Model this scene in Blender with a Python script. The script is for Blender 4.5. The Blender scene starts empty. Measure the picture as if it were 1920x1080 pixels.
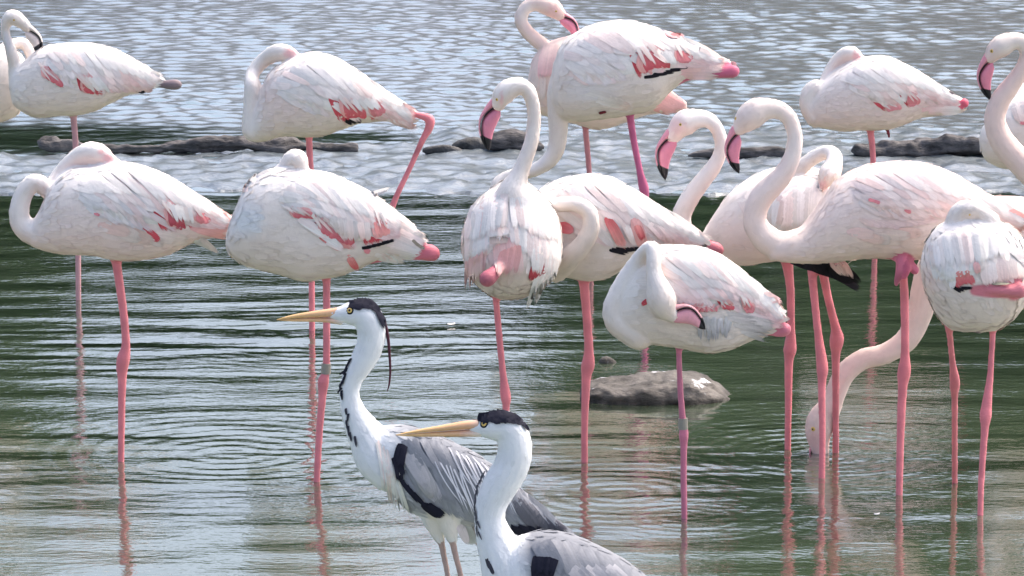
import bpy, math, random
import numpy as np
from mathutils import Vector, noise
from mathutils.bvhtree import BVHTree

random.seed(7); rng = np.random.default_rng(7)
scene = bpy.context.scene
COL = scene.collection

# ------------------------------------------------------------------ camera
FPX, CAM_H = 9000.0, 3.17
PITCH = math.atan(1540.0 / FPX)
cam_data = bpy.data.cameras.new("camera")
cam_data.sensor_width = 36.0
cam_data.lens = FPX / 1920.0 * 36.0
cam_data.clip_start, cam_data.clip_end = 0.1, 2000.0
cam = bpy.data.objects.new("camera", cam_data)
cam.location = (0, 0, CAM_H)
cam.rotation_euler = (math.pi / 2 - PITCH, 0, 0)
COL.objects.link(cam); scene.camera = cam

# ------------------------------------------------------------------ world, sun, exposure
SUN_EL, SUN_AZ = math.radians(58), math.radians(55)     # azimuth clockwise from +Y
world = bpy.data.worlds.new("World"); scene.world = world; world.use_nodes = True
wn = world.node_tree.nodes; wl = world.node_tree.links
sky = wn.new("ShaderNodeTexSky"); sky.sky_type = 'NISHITA'; sky.sun_disc = False
sky.sun_elevation = SUN_EL; sky.sun_rotation = SUN_AZ
sky.air_density, sky.dust_density, sky.ozone_density = 0.8, 6.0, 0.6
bg = wn["Background"]; bg.inputs[1].default_value = 0.15
wl.new(sky.outputs[0], bg.inputs[0])
sd = bpy.data.lights.new("sun", 'SUN'); sd.energy = 1.2; sd.angle = math.radians(35); sd.color = (1.0, 0.89, 0.76)
sun = bpy.data.objects.new("sun", sd); COL.objects.link(sun)
_sv = Vector((math.sin(SUN_AZ) * math.cos(SUN_EL), math.cos(SUN_AZ) * math.cos(SUN_EL), math.sin(SUN_EL)))
sun.rotation_euler = _sv.to_track_quat('Z', 'Y').to_euler(); sun.location = (0, 0, 40)
vs = scene.view_settings
vs.view_transform = 'Standard'; vs.look = 'None'; vs.gamma = 1.0; vs.use_curve_mapping = False
vs.exposure = 1.15

# ------------------------------------------------------------------ where things stand
_c, _s = math.cos(PITCH), math.sin(PITCH)
def ray(x, y):                       # direction from the camera for a spot in the 1920x1080 view
    a, b = (x - 960.0) / FPX, (540.0 - y) / FPX
    return Vector((a, _c + b * _s, -_s + b * _c))
def P(x, y, D):
    d = ray(x, y); k = D / d.y
    return Vector((d.x * k, D, CAM_H + d.z * k))
def ground(y):                       # distance at which the water surface lies
    d = ray(960, y); return -CAM_H / d.z * d.y

# ------------------------------------------------------------------ materials
def mat(name):
    m = bpy.data.materials.new(name); m.use_nodes = True
    return m, m.node_tree.nodes, m.node_tree.links, m.node_tree.nodes["Principled BSDF"]
def N(nodes, kind, **kw):
    n = nodes.new(kind)
    for k, v in kw.items():
        if k in n.inputs.keys() if isinstance(k, str) else False: n.inputs[k].default_value = v
        else: setattr(n, k, v)
    return n
def noise_node(nd, lk, vec, scale, detail=3.0, rough=0.5):
    n = nd.new("ShaderNodeTexNoise"); n.inputs["Scale"].default_value = scale
    n.inputs["Detail"].default_value = detail; n.inputs["Roughness"].default_value = rough
    if vec is not None: lk.new(vec, n.inputs["Vector"])
    return n
def mapping(nd, lk, scale, rot=(0, 0, 0)):
    tc = nd.new("ShaderNodeTexCoord"); mp = nd.new("ShaderNodeMapping")
    mp.inputs["Scale"].default_value = scale; mp.inputs["Rotation"].default_value = rot
    lk.new(tc.outputs["Object"], mp.inputs["Vector"]); return mp.outputs[0]

def make_plumage():
    m, nd, lk, b = mat("plumage")
    at = nd.new("ShaderNodeAttribute"); at.attribute_name = "Col"
    sk = nd.new("ShaderNodeAttribute"); sk.attribute_name = "skin"
    fu = nd.new("ShaderNodeAttribute"); fu.attribute_name = "fuv"          # across, along, which feather
    def rng_node(src, a0, a1, b0, b1):
        r = nd.new("ShaderNodeMapRange"); r.inputs["From Min"].default_value = a0; r.inputs["From Max"].default_value = a1
        r.inputs["To Min"].default_value = b0; r.inputs["To Max"].default_value = b1; lk.new(src, r.inputs[0]); return r.outputs[0]
    def math_node(op, x, y):
        n = nd.new("ShaderNodeMath"); n.operation = op
        for i, q in enumerate((x, y)):
            if isinstance(q, (int, float)): n.inputs[i].default_value = q
            else: lk.new(q, n.inputs[i])
        return n.outputs[0]
    n1 = noise_node(nd, lk, mapping(nd, lk, (26, 26, 26)), 1.0, 4.0, 0.6)
    mp = nd.new("ShaderNodeMapping"); mp.inputs["Scale"].default_value = (3.5, 0.6, 9.0); lk.new(fu.outputs["Vector"], mp.inputs[0])
    nb = noise_node(nd, lk, mp.outputs[0], 1.0, 3.0, 0.65)                 # barbs
    f = math_node('MULTIPLY', rng_node(n1.outputs[0], 0.3, 0.7, 0.95, 1.02), rng_node(nb.outputs[0], 0.25, 0.75, 0.86, 1.06))
    mu = nd.new("ShaderNodeVectorMath"); mu.operation = 'SCALE'
    lk.new(at.outputs["Color"], mu.inputs[0]); lk.new(f, mu.inputs["Scale"]); lk.new(mu.outputs[0], b.inputs["Base Color"])
    lk.new(rng_node(sk.outputs["Fac"], 0, 1, 0.85, 0.42), b.inputs["Roughness"])
    b.inputs["Specular IOR Level"].default_value = 0.25
    # frayed ends: each feather is cut back unevenly along its barbs
    m2 = nd.new("ShaderNodeMapping"); m2.inputs["Scale"].default_value = (8.0, 0.0, 5.0); lk.new(fu.outputs["Vector"], m2.inputs[0])
    nf = noise_node(nd, lk, m2.outputs[0], 1.0, 2.0, 0.6)
    sx = nd.new("ShaderNodeSeparateXYZ"); lk.new(fu.outputs["Vector"], sx.inputs[0])
    lim = rng_node(nf.outputs[0], 0.3, 0.7, 0.76, 1.04)
    lk.new(math_node('LESS_THAN', sx.outputs[1], lim), b.inputs["Alpha"])
    n2 = noise_node(nd, lk, mapping(nd, lk, (90, 90, 90)), 1.0, 3.0, 0.6)
    n3 = noise_node(nd, lk, mapping(nd, lk, (70, 70, 240)), 1.0, 3.0, 0.7)          # scutes on the bare legs
    hm = nd.new("ShaderNodeMix"); hm.data_type = 'FLOAT'; lk.new(sk.outputs["Fac"], hm.inputs[0]); lk.new(n2.outputs[0], hm.inputs[2]); lk.new(n3.outputs[0], hm.inputs[3])
    bp = nd.new("ShaderNodeBump"); bp.inputs["Distance"].default_value = 0.005
    lk.new(rng_node(sk.outputs["Fac"], 0, 1, 0.2, 0.5), bp.inputs["Strength"])
    lk.new(hm.outputs[0], bp.inputs["Height"]); lk.new(bp.outputs[0], b.inputs["Normal"])
    return m
M_PLUM = make_plumage()

def make_horn():
    m, nd, lk, b = mat("bill_horn")
    at = nd.new("ShaderNodeAttribute"); at.attribute_name = "Col"
    n1 = noise_node(nd, lk, mapping(nd, lk, (120, 120, 60)), 1.0)
    r1 = nd.new("ShaderNodeMapRange"); r1.inputs["To Min"].default_value = 0.85; r1.inputs["To Max"].default_value = 1.12
    lk.new(n1.outputs[0], r1.inputs[0])
    mu = nd.new("ShaderNodeVectorMath"); mu.operation = 'SCALE'
    lk.new(at.outputs["Color"], mu.inputs[0]); lk.new(r1.outputs[0], mu.inputs["Scale"])
    lk.new(mu.outputs[0], b.inputs["Base Color"]); b.inputs["Roughness"].default_value = 0.4
    return m
M_HORN = make_horn()

def make_plain(name, col, rough=0.4, metal=0.0):
    m, nd, lk, b = mat(name)
    n1 = noise_node(nd, lk, mapping(nd, lk, (150, 150, 150)), 1.0)
    mx = nd.new("ShaderNodeMix"); mx.data_type = 'RGBA'
    mx.inputs[6].default_value = (*[c * 0.8 for c in col], 1); mx.inputs[7].default_value = (*col, 1)
    lk.new(n1.outputs[0], mx.inputs[0]); lk.new(mx.outputs[2], b.inputs["Base Color"])
    b.inputs["Roughness"].default_value = rough; b.inputs["Metallic"].default_value = metal
    return m
M_PUPIL = make_plain("pupil", (0.006, 0.006, 0.008), 0.1)
M_IRIS = make_plain("iris_yellow", (0.85, 0.58, 0.16), 0.2)
M_RING = make_plain("leg_ring_metal", (0.33, 0.31, 0.27), 0.45, 0.35)

def make_water():
    m, nd, lk, b = mat("pond_water")
    out = nd["Material Output"]; nd.remove(b)
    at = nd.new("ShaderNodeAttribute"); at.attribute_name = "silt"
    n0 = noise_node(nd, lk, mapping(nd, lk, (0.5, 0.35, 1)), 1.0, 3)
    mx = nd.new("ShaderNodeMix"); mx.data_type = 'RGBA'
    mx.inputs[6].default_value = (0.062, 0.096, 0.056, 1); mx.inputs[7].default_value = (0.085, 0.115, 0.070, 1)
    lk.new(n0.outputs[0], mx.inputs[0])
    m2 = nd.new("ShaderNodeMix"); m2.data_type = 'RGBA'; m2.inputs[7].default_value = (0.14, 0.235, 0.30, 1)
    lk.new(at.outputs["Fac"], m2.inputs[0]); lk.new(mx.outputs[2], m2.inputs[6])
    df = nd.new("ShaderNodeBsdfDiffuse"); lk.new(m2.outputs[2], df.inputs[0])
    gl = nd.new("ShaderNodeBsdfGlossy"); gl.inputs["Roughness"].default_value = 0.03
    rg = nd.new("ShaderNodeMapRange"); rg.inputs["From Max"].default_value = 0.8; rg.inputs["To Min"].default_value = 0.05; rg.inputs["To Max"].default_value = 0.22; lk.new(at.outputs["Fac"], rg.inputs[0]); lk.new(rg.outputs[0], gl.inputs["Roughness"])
    fr = nd.new("ShaderNodeFresnel"); fr.inputs["IOR"].default_value = 1.36
    n1 = noise_node(nd, lk, mapping(nd, lk, (14, 30, 1)), 1.0, 3, 0.55)
    bp = nd.new("ShaderNodeBump"); bp.inputs["Strength"].default_value = 0.08; bp.inputs["Distance"].default_value = 0.02
    lk.new(n1.outputs[0], bp.inputs["Height"])
    for n in (gl, fr): lk.new(bp.outputs[0], n.inputs["Normal"])
    ms = nd.new("ShaderNodeMixShader"); k2 = nd.new("ShaderNodeMath"); k2.operation = 'MULTIPLY'; k2.use_clamp = True; k2.inputs[1].default_value = 2.35; lk.new(fr.outputs[0], k2.inputs[0])
    lk.new(k2.outputs[0], ms.inputs[0]); lk.new(df.outputs[0], ms.inputs[1]); lk.new(gl.outputs[0], ms.inputs[2])
    lk.new(ms.outputs[0], out.inputs[0])
    return m
M_WATER = make_water()

def make_earth(name, ca, cb, scale, rough, bump=0.5, dist=0.02, spots=None):
    m, nd, lk, b = mat(name)
    v = mapping(nd, lk, scale)
    n1 = noise_node(nd, lk, v, 1.0, 6, 0.65)
    rp = nd.new("ShaderNodeValToRGB"); rp.color_ramp.elements[0].position = 0.35; rp.color_ramp.elements[1].position = 0.68
    rp.color_ramp.elements[0].color = (*ca, 1); rp.color_ramp.elements[1].color = (*cb, 1)
    lk.new(n1.outputs[0], rp.inputs[0]); col = rp.outputs[0]
    if spots:
        n3 = noise_node(nd, lk, mapping(nd, lk, spots[1]), 1.0, 4, 0.6)
        r3 = nd.new("ShaderNodeValToRGB"); r3.color_ramp.elements[0].position = spots[2]; r3.color_ramp.elements[1].position = spots[2] + 0.05
        lk.new(n3.outputs[0], r3.inputs[0])
        mx = nd.new("ShaderNodeMix"); mx.data_type = 'RGBA'; mx.inputs[7].default_value = (*spots[0], 1)
        lk.new(r3.outputs[0], mx.inputs[0]); lk.new(col, mx.inputs[6]); col = mx.outputs[2]
    lk.new(col, b.inputs["Base Color"]); b.inputs["Roughness"].default_value = rough
    bp = nd.new("ShaderNodeBump"); bp.inputs["Strength"].default_value = bump; bp.inputs["Distance"].default_value = dist
    n2 = noise_node(nd, lk, mapping(nd, lk, tuple(c * 2.3 for c in scale)), 1.0, 5, 0.65)
    lk.new(n2.outputs[0], bp.inputs["Height"]); lk.new(bp.outputs[0], b.inputs["Normal"])
    return m
M_MUD = make_earth("wet_mud", (0.06, 0.08, 0.095), (0.20, 0.245, 0.28), (6, 9, 7), 0.28, 0.8, 0.035)
for _m in (M_MUD,):
    _b = _m.node_tree.nodes["Principled BSDF"]; _b.inputs["Coat Weight"].default_value = 0.8; _b.inputs["Coat Roughness"].default_value = 0.2; _b.inputs["Coat IOR"].default_value = 1.7
M_LOG = make_earth("driftwood_bark", (0.035, 0.033, 0.034), (0.19, 0.18, 0.18), (9, 24, 24), 0.75, 0.9, 0.02)
M_ROCK = make_earth("grey_rock", (0.035, 0.032, 0.028), (0.20, 0.185, 0.17), (6, 6, 14), 0.8, 0.8, 0.02, ((0.62, 0.64, 0.68), (9, 9, 5), 0.63))
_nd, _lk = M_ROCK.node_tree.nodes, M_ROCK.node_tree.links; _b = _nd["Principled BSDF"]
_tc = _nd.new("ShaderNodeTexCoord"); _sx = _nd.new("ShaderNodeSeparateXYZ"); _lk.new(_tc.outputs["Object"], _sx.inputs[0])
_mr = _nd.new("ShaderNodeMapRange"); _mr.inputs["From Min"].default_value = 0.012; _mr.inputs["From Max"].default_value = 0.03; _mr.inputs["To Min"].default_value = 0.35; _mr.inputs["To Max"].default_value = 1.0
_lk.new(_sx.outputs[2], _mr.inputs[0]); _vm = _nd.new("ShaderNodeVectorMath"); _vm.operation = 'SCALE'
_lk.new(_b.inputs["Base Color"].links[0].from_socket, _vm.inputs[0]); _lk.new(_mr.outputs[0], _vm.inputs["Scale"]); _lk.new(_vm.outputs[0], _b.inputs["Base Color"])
M_STONE = make_earth("dark_stone", (0.02, 0.022, 0.022), (0.10, 0.10, 0.105), (16, 16, 16), 0.6, 0.7, 0.02)
M_BANK = make_earth("bank_earth", (0.05, 0.06, 0.03), (0.10, 0.11, 0.05), (0.6, 0.6, 0.6), 0.95)
M_LEAF = make_earth("wood_foliage", (0.050, 0.100, 0.036), (0.095, 0.155, 0.06), (0.5, 0.5, 0.5), 0.8, 0.1)

# ------------------------------------------------------------------ mesh helpers
def new_mesh(name, V, Fc, material, parent=None, col=None, skin=None, smooth=True, extra=None, fuv=None, nrm=None):
    me = bpy.data.meshes.new(name)
    V = np.asarray(V, dtype=np.float64)
    if nrm is not None:                                          # face winding follows the given normals
        nr = np.asarray(nrm); A = np.array([f[:4] for f in Fc]); g = np.cross(V[A[:, 2]] - V[A[:, 0]], V[A[:, 3]] - V[A[:, 1]])
        sg = (g * nr[A].sum(1)).sum(1) < 0; Fc = [tuple(f)[::-1] if q else tuple(f) for f, q in zip(Fc, sg)]
    me.from_pydata(V.tolist(), [], Fc if isinstance(Fc, list) else Fc.tolist())
    if col is not None:
        a = me.attributes.new("Col", 'FLOAT_COLOR', 'POINT')
        c = np.ones((len(V), 4), dtype=np.float32); c[:, :3] = col
        a.data.foreach_set("color", c.ravel())
    if skin is not None:
        a = me.attributes.new("skin", 'FLOAT', 'POINT'); a.data.foreach_set("value", np.asarray(skin, dtype=np.float32))
    if extra:
        for k, v in extra.items():
            a = me.attributes.new(k, 'FLOAT', 'POINT'); a.data.foreach_set("value", np.asarray(v, dtype=np.float32))
    if smooth: me.polygons.foreach_set("use_smooth", [True] * len(me.polygons))
    if fuv is not None:
        a = me.attributes.new("fuv", 'FLOAT_VECTOR', 'POINT'); a.data.foreach_set("vector", np.asarray(fuv, dtype=np.float32).ravel())
    me.materials.append(material); me.update()
    if nrm is not None: me.normals_split_custom_set_from_vertices(np.asarray(nrm).tolist())
    o = bpy.data.objects.new(name, me); COL.objects.link(o)
    if parent is not None: o.parent = parent
    return o
def tag(o, label=None, cat=None, group=None, kind=None):
    if label: o["label"] = label
    if cat: o["category"] = cat
    if group: o["group"] = group
    if kind: o["kind"] = kind
    return o
def catmull(A, k):
    A = np.asarray(A, float); n = len(A)
    if n < 3:
        t = np.linspace(0, 1, k * (n - 1) + 1)[:, None]; return A[0] * (1 - t) + A[-1] * t
    E = np.vstack([2 * A[0] - A[1], A, 2 * A[-1] - A[-2]]); out = []
    for i in range(n - 1):
        p0, p1, p2, p3 = E[i:i + 4]
        for t in np.arange(k) / k:
            out.append(0.5 * (2 * p1 + (p2 - p0) * t + (2 * p0 - 5 * p1 + 4 * p2 - p3) * t * t + (3 * p1 - p0 - 3 * p2 + p3) * t ** 3))
    out.append(A[-1]); return np.array(out)
def rings_mesh(R):
    """R: list of rings (m x 3) -> closed shell"""
    m = len(R[0]); V = [p for r in R for p in r]; Fc = []
    for i in range(len(R) - 1):
        for j in range(m):
            a, b = i * m + j, i * m + (j + 1) % m
            Fc.append((a, b, b + m, a + m))
    for i, flip in ((0, True), (len(R) - 1, False)):
        V.append(np.mean(R[i], axis=0)); c = len(V) - 1
        for j in range(m):
            a, b = i * m + j, i * m + (j + 1) % m
            Fc.append((c, b, a) if flip else (c, a, b))
    return np.array(V), Fc
def tube_rings(C, r, m=14, squash=None):
    C = np.asarray(C, float); n = len(C)
    T = np.gradient(C, axis=0); T /= np.linalg.norm(T, axis=1)[:, None] + 1e-12
    ref = np.array((0, 1.0, 0)); R = []
    for i in range(n):
        u = ref - T[i] * ref.dot(T[i])
        if np.linalg.norm(u) < 0.25: u = np.array((1.0, 0, 0)) - T[i] * T[i][0]
        u /= np.linalg.norm(u); w = np.cross(T[i], u)
        a = np.arange(m) * 2 * math.pi / m
        q = 1.0 if squash is None else squash[i]
        R.append(C[i] + r[i] * (np.cos(a)[:, None] * u * q + np.sin(a)[:, None] * w))
    return R
def tube_mesh(C, r, m=14):
    C = np.asarray(C, float); r = np.asarray(r, float)
    d0 = C[0] - C[1]; d0 /= np.linalg.norm(d0) + 1e-9; d1 = C[-1] - C[-2]; d1 /= np.linalg.norm(d1) + 1e-9
    R = tube_rings(C, r, m)
    def cap(ring, c, d, rad):
        return [c + (ring - c) * math.sqrt(max(0, 1 - f * f)) + d * rad * f for f in (0.55, 0.88, 0.99)]
    return rings_mesh(cap(R[0], C[0], d0, r[0])[::-1] + R + cap(R[-1], C[-1], d1, r[-1]))
def pl(poly, s):
    A = np.asarray(poly, float)
    L = np.concatenate([[0], np.cumsum(np.linalg.norm(np.diff(A, axis=0), axis=1))]); L /= L[-1]
    return np.array([np.interp(s, L, A[:, k]) for k in range(A.shape[1])])

WHITE = (0.92, 0.878, 0.850); CREAM = (0.81, 0.695, 0.62); BLUSH = (0.88, 0.695, 0.635); LPINK = (0.86, 0.50, 0.50)  # CREAM: own cream tone, darkened to carry some belly shade
ROSE = (0.82, 0.30, 0.33); RED = (0.68, 0.10, 0.125); BLACK = (0.012, 0.011, 0.016); LEG = (0.83, 0.25, 0.29); LEGD = (0.58, 0.24, 0.27)
SALMON = (0.87, 0.42, 0.38)

# ------------------------------------------------------------------ birds
class Bird:
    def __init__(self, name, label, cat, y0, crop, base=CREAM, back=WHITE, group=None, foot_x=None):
        self.name, self.y0 = name, y0
        self.ox, self.oy, self.sc = crop
        self.D = ground(y0); self.m = self.D / math.cos(PITCH) / FPX * 1.01     # metres per view unit at that distance
        self.u = self.m / self.sc
        self.parts, self.legs, self.necks = [], [], []
        self.base, self.back, self.blobs = base, back, []
        self.trunk_only = False
        self.root = bpy.data.objects.new(name, None); self.root.empty_display_size = 0.1
        fx = foot_x if foot_x is not None else 960
        self.root.location = P(fx, y0, self.D); self.root.location.z = 0
        self.org = np.array(self.root.location); COL.objects.link(self.root)
        tag(self.root, label, cat, group)
    def full(self, x, y): return self.ox + x / self.sc, self.oy + y / self.sc
    def pt(self, x, y, dd=0.0, D=None):
        X, Y = self.full(x, y); return np.array(P(X, Y, (self.D if D is None else D) + dd * self.u))
    def torso(self, st, p=2.3, off=0.0):
        S = catmull(st, 3); R = []
        for tx, ty, bx, by, dw in S:
            t, b = self.pt(tx, ty, off), self.pt(bx, by, off); c, h = (t + b) / 2, (t - b) / 2
            a = np.arange(28) * 2 * math.pi / 28
            ca = np.sign(np.cos(a)) * np.abs(np.cos(a)) ** (2 / p); sa = np.sign(np.sin(a)) * np.abs(np.sin(a)) ** (2 / p)
            R.append(c + ca[:, None] * h + sa[:, None] * np.array((0, max(dw, 4) * self.u, 0)))
        self.parts.append(rings_mesh(R)); self.trunk = self.parts[-1]
        if not hasattr(self, "rear"):
            d = self.pt((st[-1][0] + st[-1][2]) / 2, (st[-1][1] + st[-1][3]) / 2) - self.pt((st[0][0] + st[0][2]) / 2, (st[0][1] + st[0][3]) / 2)
            self.rear = d / np.linalg.norm(d)
    def neck(self, pts, k=5):
        A = np.array([(p[0], p[1], p[2], p[3] if len(p) > 3 else 0.0) for p in pts], float)
        S = catmull(A, k); C = np.array([self.pt(a[0], a[1], a[3]) for a in S]); r = S[:, 2] * self.u
        self.parts.append(tube_mesh(C, r)); self.necks.append((C, r))
    def leg(self, pts, y0=None, col=LEG, full=True, d0=0.0, grow=0.0012):
        """pts (x, y, r) in view units (or crop units); runs to the water when y0 is given"""
        A = np.array([(p[0], p[1], p[2], p[3] if len(p) > 3 else 0.0) for p in pts], float)
        S = catmull(A, 6); De = self.D if y0 is None else ground(y0); n = len(S); C = []
        for i, a in enumerate(S):
            x, y = (a[0], a[1]) if full else self.full(a[0], a[1])
            f = 0 if y0 is None else min(1, max(0, (y - (pts[0][1])) / (y0 - pts[0][1])))
            C.append(P(x, y, self.D + d0 * (1 - f) + (De - self.D) * f + (0 if full else a[3] * self.u)))
        C = np.array(C); r = S[:, 2] * (self.m if full else self.u) + grow
        if y0 is not None:
            C = np.vstack([C, C[-1] + np.array((0, 0, -0.06))]); r = np.append(r, r[-1])
        self.parts.append(tube_mesh(C, r, 12)); self.legs.append((C, r, np.array(col)))
    def blob(self, x, y, rx, ry, col, k=1.0, soft=0.5): self.blobs.append((x, y, rx, ry, np.array(col), k, soft))
    def project(self, V):
        d = V - np.array((0, 0, CAM_H)); z = d[:, 1] * _c - d[:, 2] * _s
        X = 960 + d[:, 0] / z * FPX; Y = 540 - (d[:, 1] * _s + d[:, 2] * _c) / z * FPX
        return (X - self.ox) * self.sc, (Y - self.oy) * self.sc
    def body(self, voxel=0.005, smooth=7, n_plume=800, plume_len=0.055, n_neck=420, neck_dir=-1, neck_col=None, head_cols=()):
        V = []; Fc = []
        for v, f in self.parts:
            o = len(V); V.extend(v.tolist()); Fc.extend([tuple(i + o for i in t) for t in f])
        me = bpy.data.meshes.new("tmp"); me.from_pydata(V, [], Fc); o = bpy.data.objects.new("tmp", me); COL.objects.link(o)
        md = o.modifiers.new("r", 'REMESH'); md.mode = 'VOXEL'; md.voxel_size = voxel
        sm = o.modifiers.new("s", 'SMOOTH'); sm.factor = 0.5; sm.iterations = smooth
        dg = bpy.context.evaluated_depsgraph_get(); ev = o.evaluated_get(dg); em = ev.to_mesh()
        n = len(em.vertices); W = np.empty(n * 3); em.vertices.foreach_get("co", W); W = W.reshape(-1, 3)
        NR = np.empty(n * 3); em.vertices.foreach_get("normal", NR); NR = NR.reshape(-1, 3)
        faces = [tuple(p.vertices) for p in em.polygons]; ev.to_mesh_clear()
        bpy.data.objects.remove(o); bpy.data.meshes.remove(me)
        def near(curves):
            best = np.full(n, 1e9); who = np.zeros(n, int); tan = np.zeros((n, 3))
            for q, cv in enumerate(curves):
                C, r = cv[0], cv[1]
                t = np.linspace(0, len(C) - 1, len(C) * 3); i0 = np.minimum(t.astype(int), len(C) - 2); f = (t - i0)[:, None]
                CC = C[i0] * (1 - f) + C[i0 + 1] * f; rr = r[i0] * (1 - f[:, 0]) + r[i0 + 1] * f[:, 0]; TT = np.gradient(CC, axis=0); TT /= np.linalg.norm(TT, axis=1)[:, None] + 1e-12
                for c, k, tg in zip(CC, rr, TT):
                    d = np.linalg.norm(W - c, axis=1) / k; u = d < best; best[u] = d[u]; who[u] = q; tan[u] = tg
            return best, who, tan
        PX, PY = self.project(W)
        # plumage colour: paler upper side, creamy underside with painted shade, then the marked patches
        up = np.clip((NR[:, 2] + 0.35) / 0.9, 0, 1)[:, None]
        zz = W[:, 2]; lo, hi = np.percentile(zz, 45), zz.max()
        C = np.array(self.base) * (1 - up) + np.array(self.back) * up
        dn, _, ntan = near(self.necks) if self.necks else (np.full(n, 9.0), None, None)
        isneck = dn < 1.25
        if neck_col is not None:
            k = np.clip((1.5 - dn) / 0.4, 0, 1)[:, None]; C = C * (1 - k) + np.array(neck_col) * k
        for x, y, rx, ry, c, k, soft in self.blobs:
            d = np.sqrt(((PX - x) / rx) ** 2 + ((PY - y) / ry) ** 2)
            w = (np.clip((1 + soft - d) / (2 * soft + 1e-6), 0, 1) ** 1.5 * k)[:, None]; C = C * (1 - w) + c * w
        skin = np.zeros(n)
        if self.legs:
            dl, who, _t = near(self.legs); k = np.clip((1.75 - dl) / 0.3, 0, 1)
            LC = np.array([l[2] for l in self.legs])[who]
            nz = np.array([0.95 + 0.38 * noise.noise(Vector((0, 0, z * 17.0 + 3 * q))) for z, q in zip(W[::1, 2], who)])[:, None] if n < 90000 else 1.0
            C = C * (1 - k[:, None]) + LC * nz * k[:, None]; skin = k
        self.bvh_v, self.bvh_f = W.tolist(), faces
        self.bvh = BVHTree.FromPolygons(self.bvh_v, faces)
        if self.trunk_only: self.bvh_v, self.bvh_f = self.trunk[0].tolist(), self.trunk[1]; self.bvh_head = self.bvh; self.bvh = BVHTree.FromPolygons(self.bvh_v, self.bvh_f)
        self.W, self.NR, self.C = W, NR, C
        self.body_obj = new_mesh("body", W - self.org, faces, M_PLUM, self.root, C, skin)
        if n_plume:
            ok = np.where((~isneck) & (skin < 0.02))[0]; nk = np.where(isneck & (skin < 0.02))[0]
            if len(ok) > 50:
                # small contour feathers spread over the trunk, finer ones down the neck
                idx = rng.choice(ok, min(n_plume, len(ok)), replace=False); pv, pf, pc, pn, pu = [], [], [], [], []
                ind = rng.choice(nk, min(n_neck, len(nk)), replace=False) if len(nk) else []
                for i, small in [(i, 0) for i in idx] + [(i, 1) for i in ind]:
                    nn = NR[i]; d = (ntan[i] * neck_dir if small else self.rear) + rng.normal(0, 0.16, 3); d = d - nn * d.dot(nn); L = np.linalg.norm(d)
                    if L < 0.25: continue
                    d /= L; s = np.cross(nn, d); ln = (0.024 if small else plume_len) * rng.uniform(0.7, 1.25); wd = ln * rng.uniform(0.11, 0.19)
                    g = 0.45 if small else 1.0; jn = nn + rng.normal(0, 0.06 if small else 0.085, 3); jn /= np.linalg.norm(jn); cv = 0.05 if small else 0.15
                    o = len(pv); rows = ((0, .35, -.002), (.35, .95, 0.0008), (.7, .85, .0022), (1, .22, .0048))
                    for t, w, l in rows:
                        for e in (-1, 0, 1):
                            pn.append(jn * (0.4 + 0.6 * t) + nn * 0.6 * (1 - t)); pu.append((e, t, i * 0.37))
                            pv.append(W[i] + d * ln * (t - 0.4) + s * wd * w * e + nn * (l * g + (0.0008 if e == 0 else 0) - 0.5 * (ln * (t - .4)) ** 2 / cv))
                    cc = C[i] * rng.uniform(0.975, 1.02)
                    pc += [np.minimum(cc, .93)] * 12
                    for a in range(3):
                        for b in range(2): q = o + a * 3 + b; pf.append((q, q + 1, q + 4, q + 3))
                tag(new_mesh("plumage", np.array(pv) - self.org, pf, M_PLUM, self.root, np.array(pc), nrm=pn, fuv=pu), kind="stuff")
        return self
    # ---- feathers laid on the body
    def hit(self, x, y, side, bvh):
        X, Y = self.full(x, y); d = ray(X, Y).normalized()
        if side > 0: h = bvh.ray_cast(Vector((0, 0, CAM_H)), d)
        else: h = bvh.ray_cast(P(X, Y, self.D + 3.0), -d)
        if h[0] is None: return None, None
        nn = np.array(h[1]); dv = np.array(d) * side
        return np.array(h[0]), (-nn if nn.dot(dv) > 0 else nn)
    def feather(self, root, tip, w, c0, c1, layer=1, side=1, bvh=None, nt=8, bend=0.0, point=0.0, mid=None, lift=0.004):
        bvh = bvh or self.bvh_w
        root, tip = np.array(root, float), np.array(tip, float); ax = tip - root; L = np.linalg.norm(ax) + 1e-6; ax /= L; sd = np.array((-ax[1], ax[0]))
        spindle = max(c0) - min(c0) > 0.2; view = np.array((0, -0.985 * side, 0.17)); V = []; Cc = []; Nn = []; U = []; last = None; fid = rng.uniform(0, 200); lastn = view; jt = rng.normal(0, 0.08, 3)
        for i in range(nt + 1):
            t = i / nt
            wt = (0.9 + 0.1 * min(1, t / 0.35)) * (math.sqrt(max(0.0, 1 - ((t - 0.55) / 0.45) ** 2)) if t > 0.55 else 1.0)
            if spindle: wt *= min(1.0, 0.12 + t / 0.4)
            wt = max(wt * (1 - point * max(0, t - 0.3)), 0.06)
            c = root + ax * L * t + sd * bend * L * math.sin(t * math.pi)
            for e in (-1, -0.0, 1):
                q = c + sd * w * 0.5 * wt * e
                h, nn = self.hit(q[0], q[1], side, bvh)
                if h is None or (last is not None and abs(h[1] - last[1]) > 0.05):
                    dd = (last[1] if last is not None else self.D); X, Y = self.full(*q); h = np.array(P(X, Y, dd)); nn = lastn
                elif e == 0: last = h; lastn = nn
                Nn.append(nn * 0.9 + view * 0.1 + jt); U.append((e * 1.0, t, fid))
                nn = nn * 0.55 + view * 0.45; nn /= np.linalg.norm(nn)
                V.append(h + nn * ((0.0011 * layer + lift * t) * min(1.0, t * 4) - (0.003 if i == 0 else 0) + (0.0008 if e == 0 else 0)))
                cc = np.array(c0) * (1 - t) + np.array(c1) * t
                Cc.append(cc)
        Fc = []
        for i in range(nt):
            for b in range(2): q = i * 3 + b; Fc.append((q, q + 1, q + 4, q + 3))
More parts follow.
